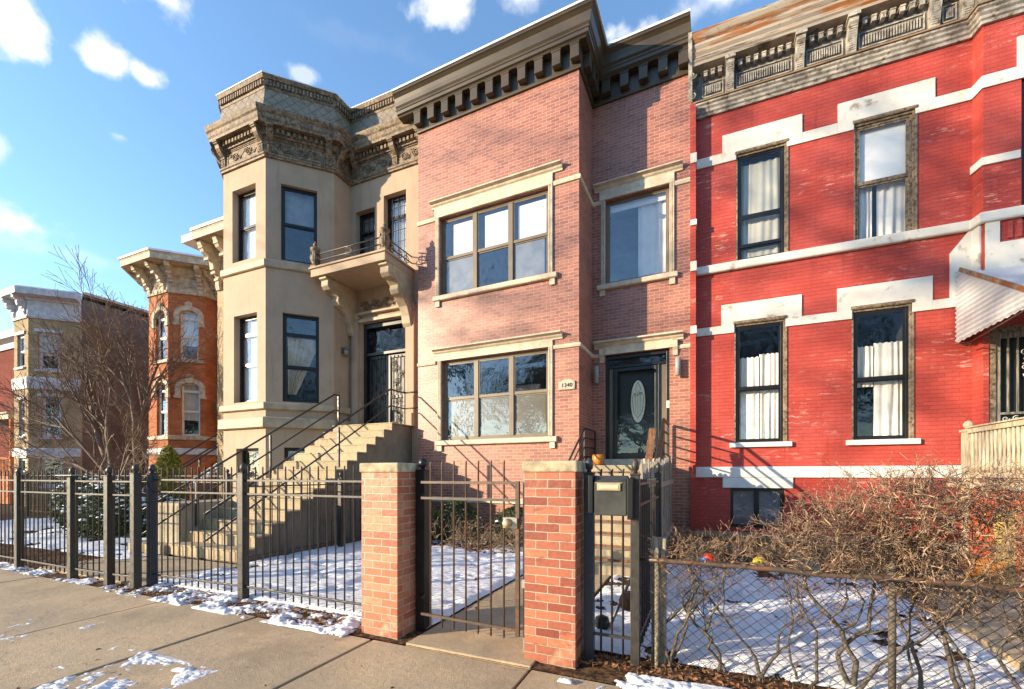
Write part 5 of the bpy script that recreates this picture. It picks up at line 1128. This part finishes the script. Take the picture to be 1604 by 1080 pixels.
def section(par, a, b, zs, n, z0, z1, mat='iron', off=.02):
    rails(par, a, b, zs, mat=mat)
    for i in range(n):
        q = (i+.7)/(n+.4); picket(par, a[0]+(b[0]-a[0])*q, a[1]+(b[1]-a[1])*q, z0, z1, mat)
f1 = thing('iron_fence', 'black iron picket fence with ball topped posts, at the left end of the sidewalk', 'fence', (-9.93, 3.24, 0))
ps = [(-15.4, 3.24), (-12.0, 3.24), (-9.93, 3.24), (-8.24, 3.22), (-7.33, 3.24), (-6.77, 3.27)]
for i, p in enumerate(ps): fpost(f1, *p, 1.47 if i < 5 else 1.5, .046)
for (a, b) in zip(ps[:-1], ps[1:]):
    n = int((b[0]-a[0])/.135); section(f1, a, b, (1.40, 1.22, .15), n, .07, 1.56)
MB().box(-8.42, -7.98, 3.1, 3.34, 1.475, 1.49).build('letter_plate', M['lamp_grey'], f1, bev=.003)
f2 = thing('iron_fence', 'two bay black iron picket fence ending at the left brick pier', 'fence', (-4.98, 3.47, 0))
fpost(f2, -6.70, 3.42, 1.5, .046, 'iron_blue'); fpost(f2, -4.98, 3.48, 1.5, .045)
section(f2, (-6.70, 3.42), (-4.98, 3.48), (1.424, 1.265, .165), 14, .075, 1.585)
section(f2, (-4.98, 3.48), (-2.94, 3.47), (1.424, 1.265, .165), 16, .075, 1.585)
# second fence standing behind, beside the stairs
f3 = thing('iron_fence', 'low black iron fence inside the yard, running back beside the concrete stairs', 'fence', (-6.6, 5.2, 0))
pp_ = [(-6.62, 4.6), (-6.55, 6.6), (-6.5, 8.6)]
for p in pp_: fpost(f3, *p, 1.42, .05)
for (a, b) in zip(pp_[:-1], pp_[1:]): section(f3, a, b, (1.3, 1.15, .18), 14, .1, 1.42)
f4 = thing('iron_fence', 'grey iron fence across the yards in front of the orange house and the bare tree', 'fence', (-16, 6.9, 0))
pp_ = [(-22, 7.4), (-18, 7.4), (-14, 7.4), (-11.2, 7.4)]
for p in pp_: fpost(f4, *p, 1.5, .05)
for (a, b) in zip(pp_[:-1], pp_[1:]): section(f4, a, b, (1.45, 1.28, .2), int((b[0]-a[0])/.15), .1, 1.62)
# gate
gt = thing('iron_gate', 'open bar iron gate with a round knob lock between the two brick piers', 'gate', (-2.4, 3.4, 0))
fpost(gt, -2.455, 3.52, 1.53, .05, 'black')
MB().tube([(-1.345, 3.4, 0), (-1.345, 3.4, 1.5)], .02, 8).box(-1.36, -1.31, 3.36, 3.45, .55, .62).build('latch_post', M['lamp_grey'], gt)
gy = 3.36; gx0, gx1 = -2.36, -1.395
for z_ in (1.425, 1.28): m = MB(); m.beam((gx0, gy, z_), (gx1, gy, z_), .022, .022); m.build('rail', M['iron_rust'], gt)
m = MB(); m.beam((gx0, gy, .21), (gx1, gy, .19), .022, .022); m.build('rail', M['iron_rust'], gt)
for i in range(7): picket(gt, gx0+.10+.123*i, gy, .11, 1.615, 'iron_rust')
MB().box(gx1-.016, gx1+.016, gy-.016, gy+.016, .14, 1.44).build('gate_stile', M['iron_rust'], gt)
for z_ in (.35, 1.3): MB().tube([(-2.42, 3.47, z_), (-2.36, 3.38, z_)], .014, 6).build('hinge', M['black'], gt)
lk = MB().box(-1.52, -1.39, 3.33, 3.385, 1.045, 1.135).build('lock_box', M['chrome'], gt, bev=.004)
m = MB(lambda p: (p[0], 3.33-p[2], p[1])); m.lathe((-1.475, 1.09, 0), [(.036,0),(.040,.012),(.032,.03),(.03,.045),(.008,.048)], 16); m.build('lock_knob', M['brass'], lk)
# narrow panel with the mailbox
mp = thing('iron_fence', 'narrow iron fence panel holding the mailbox, right of the brick pier', 'fence', (-.64, 3.46, 0))
fpost(mp, -.815, 3.47, 1.50, .038, 'iron_blue'); fpost(mp, -.452, 3.46, 1.49, .034, 'iron')
section(mp, (-.78, 3.47), (-.487, 3.47), (1.43, 1.30, .22), 3, .08, 1.54)
mb_ = thing('mailbox', 'dull black sheet metal mailbox with a pale brass slot, fixed on the narrow fence panel', 'mailbox', (-.62, 3.38, 1.2))
m = MB(lambda p: (p[0], p[1], p[2])); Pf = [(3.31,1.185),(3.455,1.185),(3.455,1.475),(3.39,1.49),(3.31,1.44)]
m.add([(-.745, y, z_) for y, z_ in Pf]+[(-.495, y, z_) for y, z_ in Pf], [(i, (i+1)%5, 5+(i+1)%5, 5+i) for i in range(5)]+[(4,3,2,1,0), (5,6,7,8,9)])
m.build('box', M['mail'], mb_, bev=.008)
MB().box(-.715, -.54, 3.297, 3.3095, 1.375, 1.43).box(-.73, -.525, 3.30, 3.3094, 1.43, 1.436).build('mail_slot', M['brass'], mb_, bev=.004)
MB().box(-.70, -.555, 3.293, 3.2968, 1.39, 1.418).build('slot_flap', M['stone'], mb_)
for q in ((-.782, -.748, 3.30, 3.455, 1.20, 1.49), (-.492, -.455, 3.31, 3.42, 1.16, 1.47)): MB().box(*q).build('side_plate', M['black'], mb_, bev=.003)
# side fence towards the house: iron then stockade
sf = thing('iron_fence', 'rusty iron picket fence running back from the mailbox post towards the stoop', 'fence', (-.44, 3.6, 0))
rails(sf, (-.445, 3.5), (-.42, 5.1), (1.42, 1.25, .2), mat='iron_rust')
for i in range(12): picket(sf, -.445+.025*i/12, 3.58+.124*i, .08, 1.46, 'iron')
fpost(sf, -.42, 5.12, 1.5, .035)
wf_ = thing('wooden_fence', 'weathered grey upright slat fence along the stoop side of the red house yard', 'fence', (-.5, 7, 0))
R = random.Random(8); y = 4.75
while y < 9.75:
    wd = R.uniform(.075, .115); h = 1.62+.22*(y-5)/4.5+R.uniform(-.07, .05); a_ = R.uniform(-.015, .015)
    m = MB().box(-.56+a_, -.535+a_, y, y+wd-.008, .02, h-.05).add([(-.56+a_, y, h-.05), (-.535+a_, y, h-.05), (-.535+a_, y+wd*.5, h), (-.56+a_, y+wd*.5, h), (-.56+a_, y+wd-.008, h-.05), (-.535+a_, y+wd-.008, h-.05)], [(0,1,2,3), (3,2,5,4), (0,3,4), (1,5,2)])
    m.build('slat', M['wood_grey'], wf_); y += wd
for z_ in (.45, 1.35): MB().box(-.53, -.49, 4.75, 9.75, z_-.04, z_+.04).build('rail', M['wood_grey'], wf_)
# ================================================================== CHAIN LINK FENCE
cl_ = thing('chain_link_fence', 'low chain link fence with a rusty top rail, woven through by the bare hedge', 'fence', (.5, 3.5, 0))
ya, yb_ = 3.50, 3.44; X0c, X1c = -.42, 3.4
R = random.Random(5)
m = MB(); pts = [(X0c+(X1c-X0c)*i/20, ya+(yb_-ya)*i/20, .835+R.uniform(-.008, .008)) for i in range(21)]; m.tube(pts, .018, 8); m.build('top_rail', M['iron_rust'], cl_)
def cpost(x): MB().tube([(x, 3.53, -.05), (x, 3.53, .88)], .021, 10).lathe((x, 3.53, .88), [(.025,0),(.025,.02),(.012,.05)], 10).build('post', M['wood_grey'] if x < 0 else M['bark_grey'], cl_)
for x in (-.30, 1.14, 2.3, 3.4): cpost(x)
MB().box(-.345, -.235, 3.56, 3.64, -.05, 1.0).build('timber_post', M['wood_grey'], cl_, bev=.006)
dw_ = .042; dh = .0375; nrow = 21
wire = MB(); k = 0; x = X0c
while x < X1c:
    pts = []
    for j in range(nrow+1):
        xx = x+(dw_ if ((j+k) % 2) else 0); yy = ya+(yb_-ya)*(xx-X0c)/(X1c-X0c); z_ = .05+dh*j; b_ = .018*nz3(xx, z_, 1.7, 3); pts.append((xx+.012*nz3(xx, z_, 2.3, 8), yy+b_+(.003 if j % 2 else -.003), z_))
    wire.tube(pts, .0031, 3, cap=False, smooth=False); x += dw_; k += 1
kind(wire.build('chain_mesh', M['galv'], cl_, uv=False, fix=False), 'stuff')
# ================================================================== BARE PLANTS
def grow(m, p, d, ln, r, lv, R, cfg, n=6):
    segs = cfg.get('segs', 4); pts = [Vector(p)]; rr = [r]; d = Vector(d).normalized(); q = Vector(p)
    tip = cfg.get('tip', .6)
    for i in range(segs):
        d = (d+Vector((R.gauss(0,1), R.gauss(0,1), R.gauss(0,1)))*cfg['wob']+Vector(cfg.get('pull', (0,0,.05)))).normalized()
        q = q+d*ln/segs
        if 'flat' in cfg and q.z > cfg['flat']: d.z = -abs(d.z)*.3; d.normalize(); q.z = cfg['flat']-R.random()*.02
        if 'ymin' in cfg and q.y < cfg['ymin']: q.y = cfg['ymin']; d.y = abs(d.y)
        pts.append(q.copy()); rr.append(max(cfg['rmin'], r*(1-(1-tip)*(i+1)/segs)))
    m.tube(pts, rr, max(3, n), cap=False)
    if lv <= 0: return
    kids = cfg['kids'][-lv] if isinstance(cfg['kids'], (list, tuple)) else cfg['kids']
    for k in range(kids):
        t = cfg.get('t0', .35)+(1-cfg.get('t0', .35))*(k+R.random())/kids; i = min(segs-1, int(t*segs)); f = t*segs-i
        a = pts[i].lerp(pts[i+1], f); dd = (pts[i+1]-pts[i]).normalized(); o = dd.orthogonal().normalized(); o = o*cos(k*2.4+R.random()*2)+dd.cross(o)*sin(k*2.4+R.random()*2)
        sp = cfg['spread']*R.uniform(.7, 1.3); nd = dd*cos(sp)+o*sin(sp)
        grow(m, a, nd, ln*cfg['ratio']*R.uniform(.7, 1.15), max(cfg['rmin'], (r*(1-(1-tip)*t))*cfg.get('rr', .62)), lv-1, R, cfg, n-1 if n > 3 else 3)
# tree of the vacant lot
tr_ = thing('bare_tree', 'bare reddish twin trunk tree standing before the brown brick side wall', 'tree', (-17.9, 8.3, 0))
R = random.Random(21); cfg = dict(wob=.10, pull=(0,0,.045), rmin=.006, kids=(5, 5, 5, 4), spread=.5, ratio=.62, segs=5, t0=.25, tip=.45)
m = MB(); m.tube([(-17.8, 8.3, -.05), (-18.0, 8.25, .7), (-18.35, 8.2, 1.6)], [.2, .16, .13], 9); m.tube([(-17.6, 8.4, -.05), (-17.55, 8.4, .8), (-17.35, 8.4, 1.9)], [.17, .14, .12], 9)
grow(m, (-18.35, 8.2, 1.6), (-.75, 0, .8), 4.3, .10, 0, R, cfg, 8)
m.build('trunk', M['bark'], tr_, uv=False, fix=False)
m = MB()
for (p, d_, l, r) in [((-18.35,8.2,1.6),(-.75,0,.8),4.0,.10), ((-18.35,8.2,1.6),(-.15,.1,1),3.2,.10), ((-17.35,8.4,1.9),(.25,0,1),3.5,.09), ((-17.35,8.4,1.9),(-.1,.1,1),3.8,.08), ((-18.2,8.2,1.2),(-1,-.2,.35),3.6,.06), ((-17.5,8.4,1.2),(.8,-.2,.7),1.9,.05), ((-18.1,8.2,1.1),(-.5,-.2,.75),3.4,.07)]:
    grow(m, p, d_, l, r, 4, R, cfg, 6)
m.build('crown', M['bark'], tr_, uv=False, fix=False)
# sapling with pale stems
sp = thing('bare_sapling', 'small pale stemmed bare sapling in front of the yellow brick house', 'sapling', (-14.6, 6.2, 0)); m = MB(); R = random.Random(2)
cfg2 = dict(wob=.12, pull=(0,0,.06), rmin=.006, kids=(3, 3), spread=.6, ratio=.6, segs=4, t0=.3)
for k in range(3): grow(m, (-14.6+R.uniform(-.1,.1), 6.2, 0), (R.uniform(-.45,.35), R.uniform(-.2,.2), 1), R.uniform(1.3, 2.1), .02, 2, R, cfg2, 5)
m.build('stem', M['bark_pale'], sp, uv=False, fix=False)
# street trees across the road (seen in the window reflections)
R = random.Random(77); cfg3 = dict(wob=.09, pull=(0,0,.035), rmin=.012, kids=(5, 6, 5, 4), spread=.6, ratio=.64, segs=4, t0=.3, tip=.5)
st1 = thing('street_tree', 'bare street tree with a spreading crown across the road', 'tree', (0, -13, 0), group='street trees across the road')
m = MB(); m.tube([(0,-13,-.2),(0.05,-13,1.5),(-.1,-13,3.4)], [.36,.29,.25], 10); m.build('trunk', M['bark_grey'], st1, uv=False, fix=False)
m = MB()
for k in range(6): a = k*1.05; grow(m, (-.1,-13,3.2), (.75*cos(a), .75*sin(a), 1), 4.8, .15, 4, R, cfg3, 5)
m.build('crown', M['bark_grey'], st1, uv=False, fix=False)
def copy_tree(o, loc, rz, sc=1):
    c = o.copy(); C.objects.link(c); c.location = loc; c.rotation_euler = (0, 0, rz); c.scale = (sc,)*3
    for ch in o.children: d_ = ch.copy(); C.objects.link(d_); d_.parent = c
    return c
st1.location = (-8.5, -13, -.1)
for x, y, rz, s in ((-2, -14, 2.5, .95), (5, -14, 4, 1.1), (12, -13, 5.2, 1), (19, -14, .7, 1.05), (-6, -22, 1.2, 1.05), (-44, -13, 3.3, .8), (-27, -40, 3.9, 1.6), (-20, -42, 5.5, 1.6), (-17, -40, .4, 1.9), (-9, -38, 2.2, 1.8), (0, -40, 4.6, 1.8)): copy_tree(st1, (x, y, -.1), rz, s)
# ---- clipped bare hedge growing through the chain link
def htop(x): return 1.02+.5*max(0, min(1, (x-.35)/.75))
def shrub(label, x, y, h, stems, seed, twigs, half, lean=0, dy=.12, r0=.012):
    t = thing('hedge_shrub', label, 'shrub', (x, y, 0), group='bare hedge along the chain link fence')
    R = random.Random(seed); m = MB(); ends = []
    for k in range(stems):
        p = Vector((x+R.uniform(-.06, .06), y+R.uniform(-.04, .06), -.02)); d_ = Vector((lean+R.uniform(-.5, .5), R.uniform(-.1, .2), 1)).normalized(); pts = [p]; rr = [r0*R.uniform(.7, 1.25)]; L_ = h*R.uniform(.75, 1.0); kk = 11
        for i in range(kk):
            d_ = (d_+Vector((R.gauss(0, .42), R.gauss(0, .14), .22))).normalized(); p = p+d_*L_/kk; p.y = max(p.y, y-.1); pts.append(p.copy()); rr.append(rr[0]*(1-.65*(i+1)/kk)*R.uniform(.9, 1.15))
            if i > 4: ends.append((p.copy(), rr[-1]))
            if i > 2 and R.random() < .6:
                q = p.copy(); dd = (d_+Vector((R.gauss(0, 1.0), R.gauss(0, .3), R.uniform(-.1, .5)))).normalized(); pp = [q.copy()]; b_ = rr[-1]
                for j in range(5): dd = (dd+Vector((R.gauss(0, .35), R.gauss(0, .15), .12))).normalized(); q = q+dd*h*.075; pp.append(q.copy()); ends.append((q.copy(), .004))
                m.tube(pp, [b_*.6, b_*.5, b_*.42, b_*.36, b_*.3, b_*.22], 4, cap=False)
        m.tube(pts, rr, 6, cap=False)
    m.build('stem', M['bark_grey'], t, uv=False, fix=False)
    m = MB(); c3 = dict(wob=.26, pull=(0,0,.05), rmin=.0014, kids=(3, 2), spread=.75, ratio=.6, segs=3, t0=.2, tip=.45)
    for i in range(twigs):
        if R.random() < .45 and ends:
            p = R.choice(ends)[0]
            if p.z < (.28 if R.random() < .35 else .66): continue
        else: p = Vector((x+R.uniform(-half, half), y+.03+R.gauss(0, dy), .74+(htop(x)-.80)*R.random()**.8))
        top = htop(p.x)+.03*nz3(p.x, p.y, 5, 1)
        if p.z > top-.06: p.z = top-.06-R.random()*.08
        grow(m, p, (R.gauss(0, 1), R.gauss(0, .5), R.gauss(.45, .5)), R.uniform(.08, .2), R.uniform(.0030, .0052), 2, R, c3, 3)
    m.build('twigs', M['twig'], t, uv=False, fix=False)
H_ = (('thin bare shrub leaning on the chain link fence post, nearest the mailbox panel', -.14, 3.6, .95, 3, 1, 60, .2, 0, .1),
      ('slender bare shrub behind the chain link, second from the mailbox panel', .14, 3.6, .95, 2, 2, 66, .18, .1, .1),
      ('slender bare shrub behind the chain link, third from the mailbox panel', .42, 3.6, .95, 2, 3, 72, .18, 0, .12),
      ('slender bare shrub, fourth from the mailbox panel, where the hedge top starts to rise', .68, 3.62, 1.1, 2, 8, 150, .18, 0, .15),
      ('forked bare shrub with a thick grey trunk, the stoutest in the hedge', .98, 3.66, 1.25, 3, 4, 370, .2, .25, .2),
      ('broad bare shrub full of twigs, just right of the stoutest one', 1.28, 3.66, 1.3, 2, 5, 390, .2, -.1, .22),
      ('dense bare shrub with crossing limbs, near the right end of the fence', 1.6, 3.68, 1.3, 3, 6, 390, .2, .1, .22),
      ('dense bare shrub cut by the right edge of the picture', 1.93, 3.68, 1.3, 2, 7, 360, .22, -.1, .22))
for a in H_: shrub(*a, r0=.021 if a[1] == .98 else .0125)
# long thin limbs of the big hedge shrub reaching sideways
# ---- evergreens
def leafy(name, label, cat, c, rx, ry, rz, n, s, mat, seed, snow=0, top=None, group=None, point=False):
    t = thing(name, label, cat, (c[0], c[1], 0), group=group); R = random.Random(seed); m = MB(); sn = MB()
    MB().tube([(c[0],c[1],-.02),(c[0],c[1],c[2])], [.05,.02], 6).build('stem', M['bark_grey'], t)
    for i in range(n):
        a = R.random()*6.283; q = R.random(); zz = R.uniform(-1, 1); rad = (1-zz*zz)**.5*(R.random()**.35)
        if point: rad = (1-((zz+1)/2)**2.2)**.5*(R.random()**.35)
        lump = 1+.16*nz3(cos(a)*2+zz*1.5, sin(a)*2, 1.3, seed)
        p = Vector((c[0]+rx*rad*cos(a)*lump, c[1]+ry*rad*sin(a)*lump, c[2]+rz*zz*lump)); 
        if p.z < .02: continue
        u = Vector((R.gauss(0,1), R.gauss(0,1), R.gauss(.6,1))).normalized()*s*R.uniform(.6, 1.4); v = u.cross(Vector((R.gauss(0,1), R.gauss(0,1), R.gauss(0,1)))).normalized()*s*.35
        m.add([p-u*.5-v, p-u*.5+v, p+u*.8], [(0,1,2)])
        if snow and zz > -.2 and R.random() < snow*.10: r = s*R.uniform(.5, 1.3); sn.lathe((p.x, p.y, p.z), [(r*.8,0),(r,.25*r),(r*.6,.6*r),(.1*r,.72*r)], 6)
    m.build('foliage', M[mat], t, uv=False, fix=False)
    if snow: kind(sn.build('snow', M['snow'], t, uv=False), 'stuff')
    return t
leafy('arborvitae', 'golden green rounded evergreen beside the stairs of the orange brick house', 'shrub', (-13.9, 7.5, 1.08), .50, .50, 1.15, 11000, .045, 'evergreen', 3, point=True)
for k, (x, y, rx, h, lb) in enumerate(((-14.2, 6.3, 1.0, 1.25, 'dark snow flecked juniper behind the left fence, nearest the bare tree'), (-12.9, 5.6, .9, 1.2, 'dark snow flecked juniper behind the left fence, in the middle of its bed'), (-16.2, 6.6, 1.1, 1.3, 'dark snow flecked juniper behind the left fence, at the picture edge'), (-11.9, 6.3, .6, .9, 'low green juniper beside the stone edging of the left yard'))):
    leafy('juniper', lb, 'shrub', (x, y, h*.5), rx, .7, h*.55, 5200, .06, 'juniper', 20+k, snow=.6)
leafy('boxwood', 'yellow green evergreen shrub behind the gate, next to the left brick pier', 'shrub', (-5.9, 8.2, .42), .55, .4, .5, 5200, .035, 'evergreen', 31)
leafy('yew', 'dark evergreen shrub under the brick house wall, in the middle of the gate view', 'shrub', (-4.9, 8.3, .42), .65, .4, .48, 5200, .04, 'juniper', 32, snow=.04)
leafy('yew', 'low dark evergreen shrub under the brick house wall, right of the gate view', 'shrub', (-3.5, 8.3, .38), .5, .4, .44, 4200, .04, 'juniper', 33, snow=.03)
R = random.Random(9)
for x, y, lb in ((-4.35, 7.7, 'tangle of bare brown stems behind the gate, on the lawn edge'), (-3.2, 7.7, 'tangle of bare brown stems by the walkway, behind the gate lock')):
    t = thing('bare_bush', lb, 'bush', (x, y, 0)); m = MB(); c4 = dict(wob=.3, pull=(0,0,-.02), rmin=.003, kids=(3, 3), spread=.7, ratio=.6, segs=4, t0=.2)
    for k in range(34): grow(m, (x+R.gauss(0,.25), y+R.gauss(0,.1), 0), (R.gauss(0,.7), R.gauss(0,.5), 1), R.uniform(.3,.6), .006, 2, R, c4, 3)
    m.build('stem', M['bark_pale'], t, uv=False, fix=False)
# ================================================================== THINGS IN THE RED HOUSE YARD
def log(x0, x1, y, z, r, label, seed=0):
    R = random.Random(seed); n = 9; pts = [(x0+(x1-x0)*i/n, y+R.uniform(-.02,.02), z+R.uniform(-.012,.012)) for i in range(n+1)]
    tag(MB().tube(pts, [r*R.uniform(.9,1.08) for _ in pts], 9).build('timber_log', M['log'], None, W, ((x0+x1)/2, y, 0), uv=False), label, 'log')
log(-.35, 2.2, 8.6, .14, .12, 'long brown rotting log edging the bed below the red house, front one', 1)
log(-.3, 2.0, 8.95, .20, .15, 'thick brown rotting log lying against the grey foundation', 2)
log(-.3, 1.7, 8.7, .36, .10, 'thinner brown log stacked on top of the bed edging', 3)
log(1.75, 3.6, 8.3, .18, .13, 'short split log behind the dense hedge', 4)
for x, y, s, lb in ((-.02, 7.9, .16, 'pale concrete block on the snow, left of the dark bucket'), (1.5, 8.0, .2, 'pale rough stone at the foot of the dense hedge')):
    tag(MB().box(x-s, x+s, y-.1, y+.1, 0, s*1.2).build('stone_block', M['block'], None, W, (x, y, 0), bev=.03), lb, 'block')
tag(MB().lathe((.62, 7.75, .02), [(.10,0),(.115,.04),(.14,.24),(.15,.25),(.13,.255),(.11,.1),(.01,.08)], 18).build('bucket', M['mail'], None, W, (.62, 7.75, 0)), 'dark plastic bucket standing in the snow below the red wall', 'bucket')
tag(MB().lathe((3.35, 7.5, .02), [(.12,0),(.15,.05),(.20,.30),(.22,.31),(.22,.36),(.19,.365),(.16,.1),(.01,.08)], 20).build('clay_pot', M['pumpkin'], None, W, (3.35, 7.5, 0)), 'large orange brown clay pot behind the dense hedge', 'pot')
tag(MB().box(3.5, 3.7, 7.6, 7.63, .0, 1.05).build('board', M['yellow_board'], None, W, (3.6, 7.6, 0), bev=.004), 'yellow painted board standing upright behind the hedge', 'board')
def toy(x, y, z, mats, label, s=.06):
    t = thing('toy', label, 'toy', (x, y, z))
    MB().lathe((x, y, z), [(s*.5,0),(s,s*.3),(s*1.1,s),(s*.7,s*1.5),(s*.1,s*1.7)], 12).build('body', M[mats[0]], t)
    MB().tube([(x-s*1.1, y-s*.4, z+s*.2), (x-s*.9, y-s*.9, z+s*.7), (x-s*.2, y-s*1.1, z+s*.6)], s*.35, 8).build('handle', M[mats[1]], t)
toy(.066, 3.60, .835, ('redp', 'bluep'), 'small red and blue plastic toy caught in the low hedge twigs above the rusty rail', .042)
toy(.40, 3.62, .845, ('yellowp', 'yellowp'), 'faded yellow plastic toy caught in the low hedge twigs above the rusty rail', .034)
# post stub and dark thing inside the narrow panel
tag(MB().lathe((-.84, 4.1, .03), [(.03,0),(.06,.02),(.075,.07),(.06,.12),(.02,.14)], 12).build('ball', M['black'], None, W, (-.84, 4.1, 0)), 'black ball lying in the snow behind the mailbox panel', 'ball')
t = thing('garden_tool', 'old hand tool with a black grip leaning behind the mailbox panel', 'tool', (-.62, 4.2, 0))
m = MB(); m.beam((-.78, 4.15, .04), (-.5, 4.25, .75), .03, .02); m.build('handle', M['wood_grey'], t)
MB().lathe((-.6, 4.18, .22), [(.04,0),(.09,.03),(.1,.09),(.07,.16),(.02,.18)], 10).build('guard', M['wood_brown'], t)
# tall leaning tree whose high limbs throw soft shade on the top of the red wall
tt = thing('street_tree', 'very tall bare tree with high limbs reaching left, far across the road', 'tree', (-24.5, -20, -.1)); R = random.Random(12)
MB().tube([(-24.5,-20,-.2),(-24.4,-20,6),(-24.6,-20,13)], [.5,.42,.32], 10).build('trunk', M['bark_grey'], tt, uv=False)
m = MB(); c5 = dict(wob=.1, pull=(-.02,0,.01), rmin=.03, kids=(5, 5, 4), spread=.6, ratio=.6, segs=5, t0=.25, tip=.4)
for k, (dx, dz, l) in enumerate(((-1,.55,9),(-1,.75,8),(-.8,1,8),(.4,1,7),(-1,.35,8.5))): grow(m, (-24.6,-20,12+.3*k), (dx, R.uniform(-.2,.2), dz), l, .22, 3, R, c5, 5)
m.build('crown', M['bark_grey'], tt, uv=False, fix=False)
